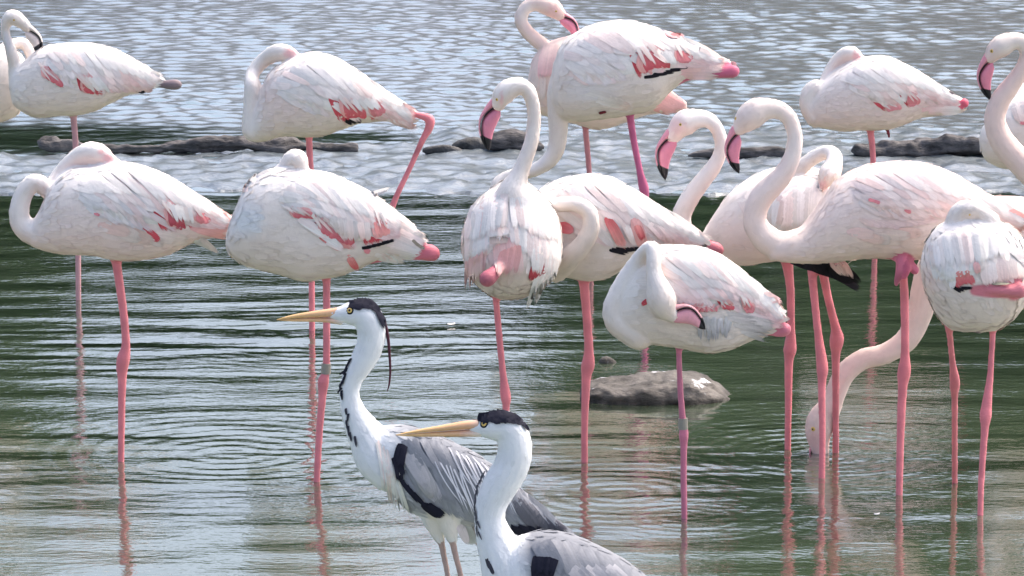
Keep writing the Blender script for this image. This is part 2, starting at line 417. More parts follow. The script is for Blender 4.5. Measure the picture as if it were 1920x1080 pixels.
        return np.array(V), Fc, np.array(Cc), Nn, U
    def shell(self, back, low, s0=0.03, s1=0.88, v0=0.06, v1=0.9, thick=0.009, col=WHITE, side=1, nu=26, nv=14, colf=None):
        G = []; Cc = []; view = np.array((0, -0.985 * side, 0.17))
        for i in range(nu + 1):
            s = s0 + (s1 - s0) * i / nu; a, b = pl(back, s), pl(low, s)
            for j in range(nv + 1):
                v = v0 + (v1 - v0) * j / nv; q = a + (b - a) * v
                h, nn = self.hit(q[0], q[1], side, self.bvh)
                if h is None: h, nn = self.pt(q[0], q[1]), view
                e = min(i / nu, 1 - i / nu, 0.5) * 2; g = min(j / nv, 1 - j / nv, 0.5) * 2
                lift = thick * (min(1, e * 3) * min(1, g * 3.0)) ** 0.5 - 0.002
                G.append(h + nn * lift); Cc.append(col)
        Fc = [(i * (nv + 1) + j, i * (nv + 1) + j + 1, (i + 1) * (nv + 1) + j + 1, (i + 1) * (nv + 1) + j) for i in range(nu) for j in range(nv)]
        return np.array(G), Fc, np.array(Cc)
    def start_wing(self, back=None, low=None, far=True, name="wing", **kw):
        if back is not None:
            V, Fc, Cc = self.shell(back, low, **kw)
            nrm = None
            self.wing_obj = new_mesh(name, V - self.org, Fc, M_PLUM, self.root, Cc)
            o = len(self.bvh_v)
            self.bvh_w = BVHTree.FromPolygons(self.bvh_v + V.tolist(), self.bvh_f + [tuple(i + o for i in f) for f in Fc])
        else:
            self.bvh_w = self.bvh; self.wing_obj = self.root
        return self
    def put(self, fe, parent=None):
        V, Fc, Cc, Nn, U = fe
        if Cc.min() > 0.6:                                       # pale feathers differ a little: some pinker, some cooler
            k = rng.random(); tint = np.array((0.98, 0.85, 0.84)) if k < .45 else np.array((0.92, 0.93, 0.95)); Cc = Cc * (1 - (1 - tint) * rng.random())
        return new_mesh("feather", V - self.org, Fc, M_PLUM, parent or self.wing_obj, np.clip(Cc * rng.uniform(0.965, 1.025), 0, 0.93), nrm=Nn, fuv=U)
    def row(self, roots, tips, n, w, c0, c1=None, layer=1, jit=0.03, parent=None, side=1, point=0.0, bend=0.0, lift=0.004, collect=None):
        for i in range(n):
            s = (i + 0.5) / n if n > 1 else 0.5
            r, t = pl(roots, s), pl(tips, s); L = np.linalg.norm(t - r)
            t = t + rng.normal(0, jit * L, 2); r = r + rng.normal(0, jit * 0.5 * L, 2)
            fe = self.feather(r, t, w * rng.uniform(0.85, 1.15), c0, c0 if c1 is None else c1, layer + 0.3 * (i % 2), side, point=point, bend=bend * rng.uniform(-1, 1.5), lift=lift)
            if collect is None: self.put(fe, parent)
            else: collect.append(fe)
    def auto_wing(self, back, low, n=8, rows=4, w=60, red=(), c_top=WHITE, c_low=(0.90, 0.815, 0.805), far=True, tipj=0.03, redcol=RED, ds=0.11):
        self.start_wing(back, low, col=c_top); n = int(n * 1.8); rows += 1; w = w * 0.6
        def S(s, v): a, b = pl(back, s), pl(low, s); return a + (b - a) * v
        for s0, s1, v0 in red:                                   # coverts showing under the pale feathers
            k = max(2, int((s1 - s0) * n * 2.2))
            for i in range(k):
                s = s0 + (s1 - s0) * (i + 0.5) / k
                self.put(self.feather(S(max(0, s - 0.06), max(0.1, v0 - 0.15)), S(s + 0.02, 1.0 + rng.normal(0, 0.02)), w * 0.8, redcol, np.array(redcol) * 1.05, 0.4 + 0.2 * (i % 2), lift=0.002))
        def build(side, collect):
            for k in range(rows):
                vr = 0.03 + k * (0.66 / max(1, rows - 1)); lastrow = k == rows - 1
                for i in range(n):
                    s = 0.02 + (i + 0.5 * (k % 2)) / n * 0.84
                    vt = min(1.0, vr + 0.46); st = min(0.995, s + ds * 1.25 + 0.2 * s)
                    if lastrow: vt = 1.0 + rng.normal(0, 0.025)
                    for s0, s1, v0 in red:
                        if s0 - 0.02 < st < s1 and vt > v0: vt = v0 + rng.uniform(-0.02, 0.22) * (1 - v0)
                    if vt - vr < 0.12: continue
                    t = S(st, vt) + rng.normal(0, tipj * w, 2)
                    f = max(0, (vt - 0.5)) * 2; ct = np.array(c_top) * (1 - f) + np.array(c_low) * f
                    if c_top[0] > 0.8: g2 = 0.7 * min(1.0, max(0.0, st - 0.35) / 0.5) * min(1.0, f * 1.2); ct = ct * (1 - g2) + np.array(LPINK) * g2
                    fe = self.feather(S(s, vr), t, w * rng.uniform(0.85, 1.2), c_top, ct, 1 + (rows - k) * 0.8 + 0.25 * (i % 2), side, point=0.22, lift=0.003, bvh=None if side > 0 else self.bvh, bend=rng.uniform(-0.03, 0.05))
                    if collect is None: self.put(fe)
                    else: collect.append(fe)
        build(1, None)
        if far:
            cl = []; build(-1, cl); V = []; Fc = []; Cc = []
            Nn = []; U = []
            for v, f, c, nn, uu in cl:
                Nn += list(nn); U += uu
                o = len(V); V.extend(v.tolist()); Fc.extend([tuple(i + o for i in q) for q in f]); Cc.extend(c.tolist())
            tag(new_mesh("far_wing", np.array(V) - self.org, Fc, M_PLUM, self.root, np.array(Cc), nrm=Nn, fuv=U), kind="stuff")
    def wedge(self, base, tips, n, w, c0=RED, c1=RED, layer=6.5):
        B, T = np.array(base, float), np.array(tips, float); up = T.mean(0) - B.mean(0); ax = B[-1] - B[0]
        self.row(B - ax * .15, T + up * .5 + ax * .1, n + 4, w * 1.1, SALMON, LPINK, layer=layer - .8, point=.5, jit=.07, lift=.0)
        self.row(base, T + up * .1, n + 2, w * .85, c0, np.array(c1) * .7 + np.array(LPINK) * .3, layer=layer, point=.5, jit=.06, lift=.0)
        self.row(T + up * .6 - ax * .3, B * .55 + T * .45, max(2, n - 1), w * .32, WHITE, BLUSH, layer=layer + 1.6, point=.6, jit=.08, lift=.002)
    def tail(self, roots, tips, n, w, c0, c1=None, **kw):
        self.tail_obj = None
        s = 0.5; r, t = pl(roots, s), pl(tips, s)
        fe = self.feather(r, r + (t - r) * 0.96, w * 1.2, c0, c1 or c0, 0.3)
        self.tail_obj = new_mesh("tail", fe[0] - self.org, fe[1], M_PLUM, self.root, fe[2], nrm=fe[3], fuv=fe[4])
        self.row(roots, tips, n, w, c0, c1, parent=self.tail_obj, **kw)
    # ---- head furniture
    def loft(self, name, A, B, dw, cols, parent, dd=0.0, m=12, mt=None):
        A, B = catmull(A, 8), catmull(B, 8); n = len(A); R = []; C = []
        for i in range(n):
            t = i / (n - 1); a, b = self.pt(*A[i], dd), self.pt(*B[i], dd); c, h = (a + b) / 2, (a - b) / 2
            g = np.arange(m) * 2 * math.pi / m; w = np.interp(t, np.linspace(0, 1, len(dw)), dw) * self.u
            R.append(c + np.cos(g)[:, None] * h + np.sin(g)[:, None] * np.array((0, w, 0)))
            C += [cols(t)] * m
        V, Fc = rings_mesh(R); C += [cols(0), cols(1)]
        return new_mesh(name, V - self.org, Fc, mt or M_HORN, parent, np.array(C))
    def bill(self, base, tip, mirror=False, dd=0.0, pale=None, width=1.0, tipk=0.66, fat=1.0):
        """bent flamingo bill: a thin upper mandible over a deep lower one, black at the end"""
        U = [(968, 285), (905, 410), (858, 560), (866, 680), (915, 800), (985, 890), (1043, 934)]
        G1 = [(1052, 380), (955, 462), (893, 570), (888, 668), (928, 770), (990, 872), (1045, 932)]
        G2 = [(1056, 384), (962, 470), (902, 575), (897, 668), (935, 766), (994, 866), (1046, 930)]
        L = [(1092, 505), (1082, 560), (1066, 630), (1054, 700), (1054, 790), (1060, 870), (1050, 932)]
        tb, tt = complex(1030, 395), complex(1045, 930)
        def T(p):
            z = (complex(*p) - tb) / (tt - tb)
            z = complex(z.real, z.imag * fat)
            if mirror: z = z.conjugate()
            z = complex(*base) + z * (complex(*tip) - complex(*base)); return (z.real, z.imag)
        k = abs(complex(*tip) - complex(*base)) / abs(tt - tb) * width
        pk = np.array(pale if pale is not None else (0.80, 0.26, 0.36)); pu = pk * 0.9 + np.array((0.06, 0.08, 0.06))
        up = lambda t: tuple(BLACK) if t > tipk - 0.02 + 0.02 * math.sin(t * 90) else tuple(pu)
        lo = lambda t: tuple(BLACK) if t > tipk + 0.02 else tuple(pk)
        b = self.loft("bill", [T(p) for p in U], [T(p) for p in G1], [62 * k, 60 * k, 50 * k, 46 * k, 40 * k, 24 * k, 5 * k], up, self.root, dd)
        self.loft("lower_mandible", [T(p) for p in G2], [T(p) for p in L], [58 * k, 66 * k, 62 * k, 54 * k, 42 * k, 22 * k, 4 * k], lo, b, dd)
        g = [tuple((np.array(T(p)) + np.array(T(q))) / 2) for p, q in zip(G1, G2)]
        S = catmull([(x, y) for x, y in g], 4); C = np.array([self.pt(x, y, dd) for x, y in S])
        C2 = []
        ws = np.interp(np.linspace(0, 1, len(C)), np.linspace(0, 1, 7), [52, 58, 52, 47, 38, 20, 3]) * k * self.u
        V, Fc = [], []
        for i, (c, w) in enumerate(zip(C, ws)):                  # dark gape line between the mandibles
            for e, z in ((-1.04, -1), (-1.04, 1), (1.04, 1), (1.04, -1)):
                V.append(c + np.array((0, w * e, 0)) + np.array((0.45, 0, 0.9)) * z * 5.0 * k * self.u * (0.35 + 0.65 * i / len(C)))
            if i:
                o = i * 4
                for j in range(4): Fc.append((o - 4 + j, o - 4 + (j + 1) % 4, o + (j + 1) % 4, o + j))
        new_mesh("gape", np.array(V) - self.org, Fc, M_HORN, b, np.array([BLACK] * len(V)))
    def eye(self, x, y, r, iris=M_IRIS, pupil=0.5, ring=0):
        h, nn = self.hit(x, y, 1, self.bvh)
        if h is None: return
        R = r * self.u
        def ball(c, rad, sq, name, mt, par):
            V = []; Fc = []; m, k = 14, 7; n0 = Vector(nn); a = n0.orthogonal().normalized(); b = n0.cross(a)
            rings = []
            for i in range(k + 1):
                th = -math.pi / 2 + math.pi * i / k
                rings.append(np.array([c + np.array(a * math.cos(q) + b * math.sin(q)) * rad * max(0.02, math.cos(th)) + nn * rad * sq * math.sin(th) for q in np.arange(m) * 2 * math.pi / m]))
            V, Fc = rings_mesh(rings); return new_mesh(name, V - self.org, Fc, mt, par)
        e = ball(h - nn * R * 0.1, R, 0.5, "eye", iris, self.root)
        if ring: ball(h - nn * R * 0.1, R * ring, 0.22, "eye_ring", M_PUPIL, e)
        ball(h + nn * R * 0.24, R * pupil, 0.42, "pupil", M_PUPIL, e)
    def ring(self, x0, y0, x1, y1, r):
        C = np.array([P(x0 + (x1 - x0) * t, y0 + (y1 - y0) * t, self.D) for t in (0, 0.02, 0.5, 0.98, 1)])
        R = tube_rings(C, np.array([r * 0.82, r, r, r, r * 0.82]) * self.m, 16)
        V, Fc = rings_mesh(R); new_mesh("leg_ring", V - self.org, Fc, M_RING, self.root, smooth=False)

# ------------------------------------------------------------------ the pond
def sines(n, lmin, lmax, dirc, spread, slope, seed):
    r = np.random.default_rng(seed); out = []
    for i in range(n):
        lam = lmin * (lmax / lmin) ** r.random(); th = dirc + r.normal(0, spread); k = 2 * math.pi / lam
        out.append((k * math.cos(th), k * math.sin(th), r.random() * 6.283, slope * math.sqrt(2.0 / n) / k))
    return out
def field(X, Y, comp):
    Z = np.zeros_like(X)
    for kx, ky, ph, a in comp: Z += a * np.sin(kx * X + ky * Y + ph)
    return Z
def smooth01(a, b, x): t = np.clip((x - a) / (b - a), 0, 1); return t * t * (3 - 2 * t)
NEAR = sines(64, 0.065, 0.42, math.pi / 2, 0.19, 1.0, 1)
SWELL = sines(16, 0.22, 0.6, math.pi / 2, 0.35, 1.0, 2)
CHOP = sines(80, 0.07, 0.18, math.pi / 2, 0.9, 1.0, 3)
PATCH = sines(14, 0.9, 3.0, math.pi / 2, 0.9, 1.0, 4)
RINGS = [(P(1540, 850, ground(850)), 0.5, 0.065, 0.0009), (P(430, 850, ground(850)), 0.75, 0.085, 0.0007), (P(1165, 925, ground(925)), 0.6, 0.075, 0.0006),
         (P(1282, 970, ground(970)), 0.3, 0.05, 0.0005), (P(600, 640, ground(640)), 0.6, 0.08, 0.0006)]
Y_EDGE = ground(365)
def make_water_mesh():
    ys = np.concatenate([np.arange(12.6, 21.2, 0.0115), np.arange(21.2, 31.5, 0.022)])
    nx = 301; u = np.linspace(-1, 1, nx); u = np.sign(u) * (0.62 * np.abs(u) + 0.38 * np.abs(u) ** 3); half = 0.20 * ys + 0.35
    X = u[None, :] * half[:, None]; Y = np.repeat(ys[:, None], nx, 1)
    patch = field(X, Y, PATCH); patch /= np.abs(patch).max()
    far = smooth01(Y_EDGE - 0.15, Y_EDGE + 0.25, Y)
    cx = 960 + X / Y * FPX * 0.986
    inl = np.exp(-((cx - 120) / 300) ** 4) * np.exp(-((Y - ground(262)) / 0.55) ** 4) + np.exp(-((cx - 620) / 160) ** 4) * np.exp(-((Y - ground(258)) / 0.22) ** 4)
    far = far * (1 - 0.85 * np.clip(inl, 0, 1))
    lee = smooth01(17.6, 18.9, Y)                                    # calm strip in the lee of the mud flat
    px = X / Y * 9000.0                                              # sideways angle
    row = 540 + FPX * np.tan(np.arctan2(CAM_H, Y) - PITCH); col = 960 + X / np.hypot(Y, CAM_H) * FPX
    # where the breeze reaches the pond: streaky left of the middle, nearly still at the right and below
    amp = 0.008 + 0.017 * np.exp(-((col - 480) / 520) ** 2 - ((row - 690) / 190) ** 2) + 0.012 * np.exp(-((col - 1150) / 260) ** 2 - ((row - 930) / 120) ** 2)
    amp = np.clip(amp * (1 + 1.1 * patch) * (1 - 0.5 * lee), 0.004, 0.09)
    Z = field(X, Y, NEAR) * amp * (1 - far)
    Z += field(X, Y, SWELL) * 0.010 * (1 - far)
    for c, reach, lam, a in RINGS:
        d = np.hypot(X - c.x, Y - c.y); Z += a * np.sin(d * 2 * math.pi / lam) * np.exp(-(d / reach) ** 2) * smooth01(0.0, 0.08, d)
    Z += field(X, Y, CHOP) * (0.12 + 0.07 * patch) * far
    e = np.minimum.reduce([(1 - np.abs(u))[None, :] * np.ones_like(X) * 12, (Y - 12.6) * 6, (31.4 - Y) * 2]); Z *= np.clip(e, 0, 1)
    V = np.stack([X, Y, Z], -1).reshape(-1, 3); ny = len(ys)
    I = np.arange(ny * nx).reshape(ny, nx)
    Fc = np.stack([I[:-1, :-1], I[:-1, 1:], I[1:, 1:], I[1:, :-1]], -1).reshape(-1, 4).tolist()
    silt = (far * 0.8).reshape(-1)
    # the sheet goes on round the rippled part, out to the far bank
    o = len(V); B = 90.0
    corners = [(-B, -6, 0), (B, -6, 0), (B, 98, 0), (-B, 98, 0)]; V = np.vstack([V, np.array(corners, float)]); silt = np.append(silt, [0, 0, .8, .8])
    a, b, c, d = I[0, 0], I[0, -1], I[-1, -1], I[-1, 0]
    Fc += [[o, o + 1, int(b)] + [int(i) for i in I[0, -2::-1]], [int(c), o + 2, o + 3] + [int(i) for i in I[-1, :-1]]]
    Fc += [[o + 1, o + 2, int(c)] + [int(i) for i in I[-2::-1, -1]], [o + 3, o, int(a)] + [int(i) for i in I[1:, 0]]]
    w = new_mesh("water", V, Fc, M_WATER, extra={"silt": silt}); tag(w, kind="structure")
make_water_mesh()

def fbm(x, y, z=0.0, o=4):
    return noise.fractal(Vector((x, y, z)), 1.0, 2.0, o)

def make_mud():
    y0, y1, st = Y_EDGE - 0.25, ground(150), 0.028; ys = np.arange(y0, y1, st); nx = 330; u = np.linspace(-1, 1, nx); V = []
    for yy in ys:
        hw = 0.20 * yy + 0.3
        for k in u:
            x = k * hw; px = 960 + x / yy * FPX * 0.986
            edge = Y_EDGE + 0.17 * fbm(x * 1.3, 3.0) + 0.10 * fbm(x * 5, 9.0)
            h = 0.012 * min(1.0, (yy - edge) / 0.16) if yy > edge else -0.03
            h = max(-0.03, h)
            h -= 0.055 * max(0.0, min(1.0, (yy - ground(262)) / 1.6))
            # the inlet of open water at the left, behind the log
            inl = math.exp(-((px - 120) / 300) ** 4) * math.exp(-((yy - ground(262)) / 0.5) ** 4); h -= 0.06 * inl
            inl = math.exp(-((px - 620) / 160) ** 4) * math.exp(-((yy - ground(258)) / 0.22) ** 4); h -= 0.045 * inl
            h += 0.013 * fbm(x * 2.2, yy * 1.6, 1.0) + 0.017 * fbm(x * 9, yy * 7, 2.0, 5)
            V.append((x, yy, h))
    ny = len(ys); I = np.arange(ny * nx).reshape(ny, nx)
    Fc = np.stack([I[:-1, :-1], I[:-1, 1:], I[1:, 1:], I[1:, :-1]], -1).reshape(-1, 4).tolist()
    tag(new_mesh("mud_flat", V, Fc, M_MUD), kind="structure")
make_mud()

def make_bank():
    V = []; xs = np.linspace(-260, 260, 77); ys = [96, 97.5, 99.5, 103, 115, 160, 500]; zs = [-0.6, 0.15, 0.6, 1.0, 1.4, 2.0, 2.0]
    for y, z in zip(ys, zs):
        for x in xs: V.append((x, y + (1.2 * fbm(x * .1, 2) if y < 110 else 0), z + 0.3 * fbm(x * .2, y * .2)))
    n = len(xs); Fc = [(r * n + i, r * n + i + 1, (r + 1) * n + i + 1, (r + 1) * n + i) for r in range(len(ys) - 1) for i in range(n - 1)]
    tag(new_mesh("bank", V, Fc, M_BANK), kind="structure")
    # ground everywhere else, just under the water
    V = [(-700, -700, -0.8), (700, -700, -0.8), (700, 900, -0.8), (-700, 900, -0.8)]
    tag(new_mesh("ground", V, [(0, 1, 2, 3)], M_BANK), kind="structure")
    V, Fc = [], []
    az = -34.0
    while az < 34:
        a = math.radians(az); dist = rng.uniform(106, 118)
        el = 13.2
        if -5.2 < az < 1.3: el = 9.6 + 0.5 * math.sin(az * 2.1)      # lower trees: sky opens above them
        if az < -5.2: el = 12.4
        if az > 1.3: el = 14.5
        H = dist * math.tan(math.radians(el)) * rng.uniform(0.95, 1.05); x, y = math.sin(a) * dist, math.cos(a) * dist
        C = np.array([(x, y, 0.5), (x + .1, y, H * .5)]); tv, tf = tube_mesh(catmull(C, 3), np.linspace(.35, .12, 4), 7)
        o = len(V); V.extend(tv.tolist()); Fc.extend([tuple(i + o for i in f) for f in tf])
        k = 420; q = rng.normal(0, 1, (k, 3)); q /= np.linalg.norm(q, axis=1)[:, None]; q *= rng.uniform(.45, 1, (k, 1)) ** .6
        q[:, 0] *= 4.4; q[:, 1] *= 3.4; q[:, 2] *= H * .47; q += np.array((x, y, H * .52))
        for p in q:
            n1 = rng.normal(0, 1, 3); n1 /= np.linalg.norm(n1); n2 = np.cross(n1, rng.normal(0, 1, 3)); n2 /= np.linalg.norm(n2); s = rng.uniform(.6, 1.1)
            o = len(V); V.extend([(p + s * (n1 * c + n2 * d)).tolist() for c, d in ((-1, -.6), (1, -.8), (.8, .8), (-.9, .7))]); Fc.append((o, o + 1, o + 2, o + 3))
        az += rng.uniform(1.5, 2.2)
    tag(new_mesh("treeline", V, Fc, M_LEAF, smooth=False), "dense green wood on the far bank mirrored in the pond", "wood", kind="stuff")
make_bank()

def driftwood(name, label, y0, spine, mtl, cat, amp=0.25, flat=0.62, group=None, freq=14, smooth_shade=True):
    """spine: (x, y, r) in view units, lying at the distance of y0"""
    D = ground(y0); S = catmull(spine, 20); mm = D / FPX
    C = np.array([P(a[0], a[1], D) for a in S]); r = S[:, 2] * mm
    R = tube_rings(C, r, 22); org = np.array((C[len(C) // 2][0], D, 0.0)); out = []
    for ring, c in zip(R, C):
        new = []
        for p in ring:
            d = (p - c); d[2] *= 1.0; q = c + d * (1 + amp * fbm(p[0] * freq * .35, p[1] * freq, p[2] * freq, 4) * 1.6)
            new.append(q)
        out.append(np.array(new))
    V, Fc = rings_mesh(out)
    o = new_mesh(name, V - org, Fc, mtl); o.location = org; tag(o, label, cat, group); return o
driftwood("driftwood_log", "long dark driftwood log on the mud behind the two left sleeping flamingos", 287,
          [(70, 265, 2.4), (82, 267, 10.4), (130, 275, 11.2), (190, 280, 8.8), (240, 279, 8.0), (300, 276, 9.6), (350, 273, 10.4), (420, 269, 12.8), (470, 268, 13.6), (520, 273, 12.8), (580, 277, 11.2), (640, 278, 9.6), (668, 278, 8.0), (672, 278, 2.4)], M_LOG, "log", 0.6, group="driftwood", freq=20)
driftwood("driftwood_log", "grey rough log lying on the mud at the upper right edge", 296,
          [(1596, 282, 2.5), (1606, 281, 10.2), (1640, 279, 14.4), (1700, 278, 16.1), (1760, 276, 17.0), (1830, 275, 17.8), (1900, 276, 17.0), (1960, 278, 14.4), (1990, 279, 3.4)], M_LOG, "log", 0.55, group="driftwood", freq=20)
driftwood("driftwood_log", "low sunken branch behind the heads of the two bill-lowered flamingos", 300,
          [(1290, 292, 2), (1310, 290, 7), (1370, 286, 10), (1430, 286, 12), (1480, 290, 9), (1500, 292, 2)], M_LOG, "log", 0.35, group="driftwood")
driftwood("stone", "flat black stone lying on the mud left of the upright head", 290,
          [(792, 284, 2), (800, 282, 7), (830, 280, 9), (858, 283, 7), (868, 285, 2)], M_STONE, "stone", 0.3, group="stones on the mud")
driftwood("stone", "rounded dark stone on the mud touching the flat black one", 286,
          [(846, 278, 3), (856, 275, 11), (880, 272, 14), (905, 276, 11), (916, 280, 3)], M_STONE, "stone", 0.3, group="stones on the mud")
driftwood("stone", "low grey stone on the mud behind the upright neck", 286,
          [(905, 275, 3), (922, 270, 14), (955, 264, 18), (985, 268, 16), (1010, 274, 10), (1020, 277, 3)], M_LOG, "stone", 0.3, group="stones on the mud")

def make_rock(name, label, y0, top, bot, dw, mtl, amp, freq):
    D = ground(y0); mm = D / FPX; A, B = catmull(top, 14), catmull(bot, 14); R = []; n = len(A)
    for i in range(n):
        a, b = np.array(P(*A[i], D)), np.array(P(*B[i], D)); b[2] = min(b[2], 0) - 0.05; c, h = (a + b) / 2, (a - b) / 2
        g = np.arange(60) * 2 * math.pi / 60; w = dw * mm * math.sin(math.pi * (0.04 + 0.92 * i / (n - 1))) ** 0.5
        e = lambda f: np.sign(f) * np.abs(f) ** 0.55
        ring = c + e(np.cos(g))[:, None] * h + e(np.sin(g))[:, None] * np.array((0, w, 0)); new = []
        for p in ring:
            q = Vector(p) * freq; cell = noise.voronoi(q * 0.8)[0]
            k = amp * (0.6 * fbm(q.x, q.y, q.z * 1.5, 5) + 1.1 * (cell[1] - cell[0]) - 0.75 + 0.35 * fbm(q.x * 4, q.y * 4, q.z * 7, 3))
            new.append(p + (p - c) / (np.linalg.norm(p - c) + 1e-6) * k)
        R.append(np.array(new))
    V, Fc = rings_mesh(R); org = np.array((V[:, 0].mean(), D, 0.0))
    o = new_mesh(name, V - org, Fc, mtl, smooth=True); o.location = org; tag(o, label, "rock"); return o
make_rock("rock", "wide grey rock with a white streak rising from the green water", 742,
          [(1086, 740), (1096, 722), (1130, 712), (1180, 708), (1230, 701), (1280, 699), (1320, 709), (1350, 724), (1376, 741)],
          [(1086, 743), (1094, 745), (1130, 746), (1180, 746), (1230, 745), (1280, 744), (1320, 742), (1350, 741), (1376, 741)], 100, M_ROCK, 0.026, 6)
make_rock("rock", "tiny pale stone tip above the water beyond the grey rock", 680,
          [(1122, 678), (1128, 671), (1137, 668), (1148, 672), (1156, 678)], [(1122, 681), (1128, 682), (1137, 682), (1148, 681), (1156, 680)], 14, M_ROCK, 0.003, 40)

# loose white feathers drifting on the water
def floating(label, x, y, ln, ang):
    D = ground(y); c = np.array(P(x, y, D)); V = []; Fc = []; n = 8
    for i in range(n + 1):
        t = i / n - .5; w = ln * .16 * math.sqrt(max(0.02, 1 - (2 * t) ** 2))
        for e in (-1, 0, 1):
            u, v = t * ln, e * w; V.append((u * math.cos(ang) - v * math.sin(ang), u * math.sin(ang) + v * math.cos(ang), 0.006 + 0.004 * (t + .1) ** 2 + (0.004 if e == 0 else 0)))
    for i in range(n):
        for k in range(2): q = i * 3 + k; Fc.append((q, q + 1, q + 4, q + 3))
    o = new_mesh("floating_feather", V, Fc, M_PLUM, None, np.array([WHITE] * len(V))); o.location = (c[0], c[1], 0)
    tag(o, label, "feather", "loose feathers on the water")
floating("loose white feather floating on dark water right of the heron's head plume", 846, 611, .03, .3)
floating("tiny white feather floating below the feeding flamingo's reflection", 1644, 968, .018, .2)

# ------------------------------------------------------------------ flamingos of the back rows
FG = "flock of pale pink flamingos"
b = Bird("flamingo", "white flamingo cut by the left edge, behind the one bending its black-tipped bill", "flamingo", 545, (0, 0, 4), group=FG, foot_x=-20)
b.torso([(200, 470, 195, 700, 60), (150, 400, 150, 840, 120), (60, 350, 60, 900, 170), (-80, 320, -80, 920, 190), (-260, 330, -260, 900, 180), (-420, 400, -420, 830, 140), (-600, 520, -600, 720, 80), (-760, 620, -760, 680, 20)])
b.neck([(150, 640, 70), (230, 560, 55, 60), (240, 430, 45, 90), (180, 330, 40, 100), (110, 330, 42, 90), (40, 340, 30, 40)])
b.leg([(-30, 220, 8), (-28, 380, 7), (-28, 400, 11), (-27, 420, 7), (-27, 545, 6)], 545)
b.body(n_plume=200)

b = Bird("flamingo", "flamingo bending a pale black-tipped bill to its shoulder, dark grey foot joint behind", "flamingo", 562, (0, 0, 4), group=FG, foot_x=145)
b.torso([(85, 600, 85, 690, 60), (120, 510, 120, 790, 110), (190, 450, 190, 850, 145), (290, 370, 290, 880, 175), (400, 335, 420, 870, 190), (550, 322, 560, 866, 195), (700, 328, 700, 835, 180), (850, 362, 840, 770, 150), (980, 430, 950, 715, 110), (1100, 500, 1080, 690, 70), (1200, 570, 1180, 655, 35)])
b.neck([(170, 740, 85), (130, 620, 66), (115, 500, 52), (85, 390, 42, -20), (55, 300, 34, -10), (40, 230, 32, 0), (50, 165, 42), (85, 130, 56), (125, 142, 56), (165, 170, 46), (205, 210, 36)])
b.leg([(137, 214, 6), (141, 260, 5.5), (144, 350, 5.5), (145, 385, 9), (146, 410, 6), (147, 562, 5)], 562, col=(0.60, 0.33, 0.36))
b.leg([(980, 650, 18), (1180, 635, 22), (1290, 635, 38), (1325, 635, 38)], full=False, col=(0.24, 0.19, 0.21))
b.blob(60, 300, 40, 90, (0.55, 0.55, 0.6), 0.5); b.blob(120, 620, 60, 160, WHITE, .6)
b.body()
b.auto_wing([(330, 380), (470, 330), (640, 330), (800, 355), (950, 415), (1080, 490), (1230, 585)], [(340, 540), (460, 640), (600, 690), (720, 720), (850, 700), (1000, 690), (1150, 680)], 8, 4, 80, [(0.02, 0.2, 0.75), (0.34, 0.55, 0.72)])
b.row([(960, 640), (1000, 650)], [(1080, 700), (1110, 696)], 2, 40, BLACK, layer=0.5, point=.5)
b.tail([(1000, 480), (1000, 620)], [(1250, 590), (1200, 660)], 4, 50, WHITE)
b.wedge([(650, 710), (790, 705)], [(630, 610), (690, 600)], 4, 60); b.wedge([(360, 600), (500, 670)], [(340, 520), (420, 590)], 4, 46, RED, ROSE)
b.row([(600, 560), (720, 560)], [(690, 690), (850, 700)], 4, 40, WHITE, layer=8, point=.5)
b.bill((200, 222), (291, 446), mirror=True, pale=(0.78, 0.66, 0.62), tipk=0.52)
b.eye(105, 150, 9)

b = Bird("flamingo", "sleeping flamingo stretching one bent pink leg out behind its tail", "flamingo", 618, (420, 50, 2.919), group=FG, foot_x=585)
b.torso([(150, 500, 150, 610, 50), (190, 390, 190, 622, 90), (240, 262, 240, 622, 125), (320, 200, 320, 600, 160), (420, 152, 420, 602, 180), (520, 143, 520, 600, 185), (640, 183, 620, 570, 170), (760, 260, 720, 535, 140), (860, 335, 830, 518, 100), (950, 390, 930, 520, 60), (1040, 455, 1030, 545, 25)])
b.neck([(230, 560, 65), (158, 572, 56), (150, 500, 50), (155, 410, 48), (158, 330, 46), (150, 285, 38, 40), (170, 235, 38, 80), (225, 178, 40, 80), (285, 145, 48, 50), (340, 142, 44, 30), (385, 158, 28, 10), (420, 180, 20)])
b.leg([(579, 255, 6), (582, 320, 6), (584, 430, 6), (584, 450, 9.5), (584, 470, 6), (585, 618, 5.5)], 618)
b.leg([(880, 450, 12), (960, 458, 14), (1040, 478, 15), (1100, 494, 20), (1128, 512, 25), (1120, 560, 22), (1085, 625, 16), (1010, 790, 14), (950, 915, 15), (920, 990, 17), (900, 1050, 14), (860, 1090, 9)], full=False, d0=0)
b.blob(365, 145, 40, 30, LPINK, .9); b.blob(150, 440, 60, 160, WHITE, .8); b.blob(320, 400, 160, 160, BLUSH, .6)
b.body()
b.auto_wing([(230, 330), (330, 220), (440, 170), (560, 160), (700, 225), (830, 325), (950, 400), (1040, 460)], [(330, 380), (450, 450), (560, 500), (650, 530), (760, 520), (880, 505), (980, 520), (1040, 560)], 9, 4, 62, [(0.42, 0.58, 0.62), (0.66, 0.75, 0.6)])
b.row([(620, 490), (720, 500)], [(690, 535), (770, 520)], 3, 22, BLACK, layer=0.2)
b.row([(300, 350), (420, 430)], [(370, 400), (480, 460)], 4, 30, ROSE, LPINK, layer=0.4)
b.tail([(860, 390), (850, 500)], [(1050, 455), (1060, 575)], 6, 44, BLUSH, LPINK)
b.wedge([(690, 515), (790, 505)], [(655, 410), (740, 440)], 4, 52); b.wedge([(835, 505), (885, 495)], [(800, 420), (850, 410)], 3, 44, ROSE, RED)
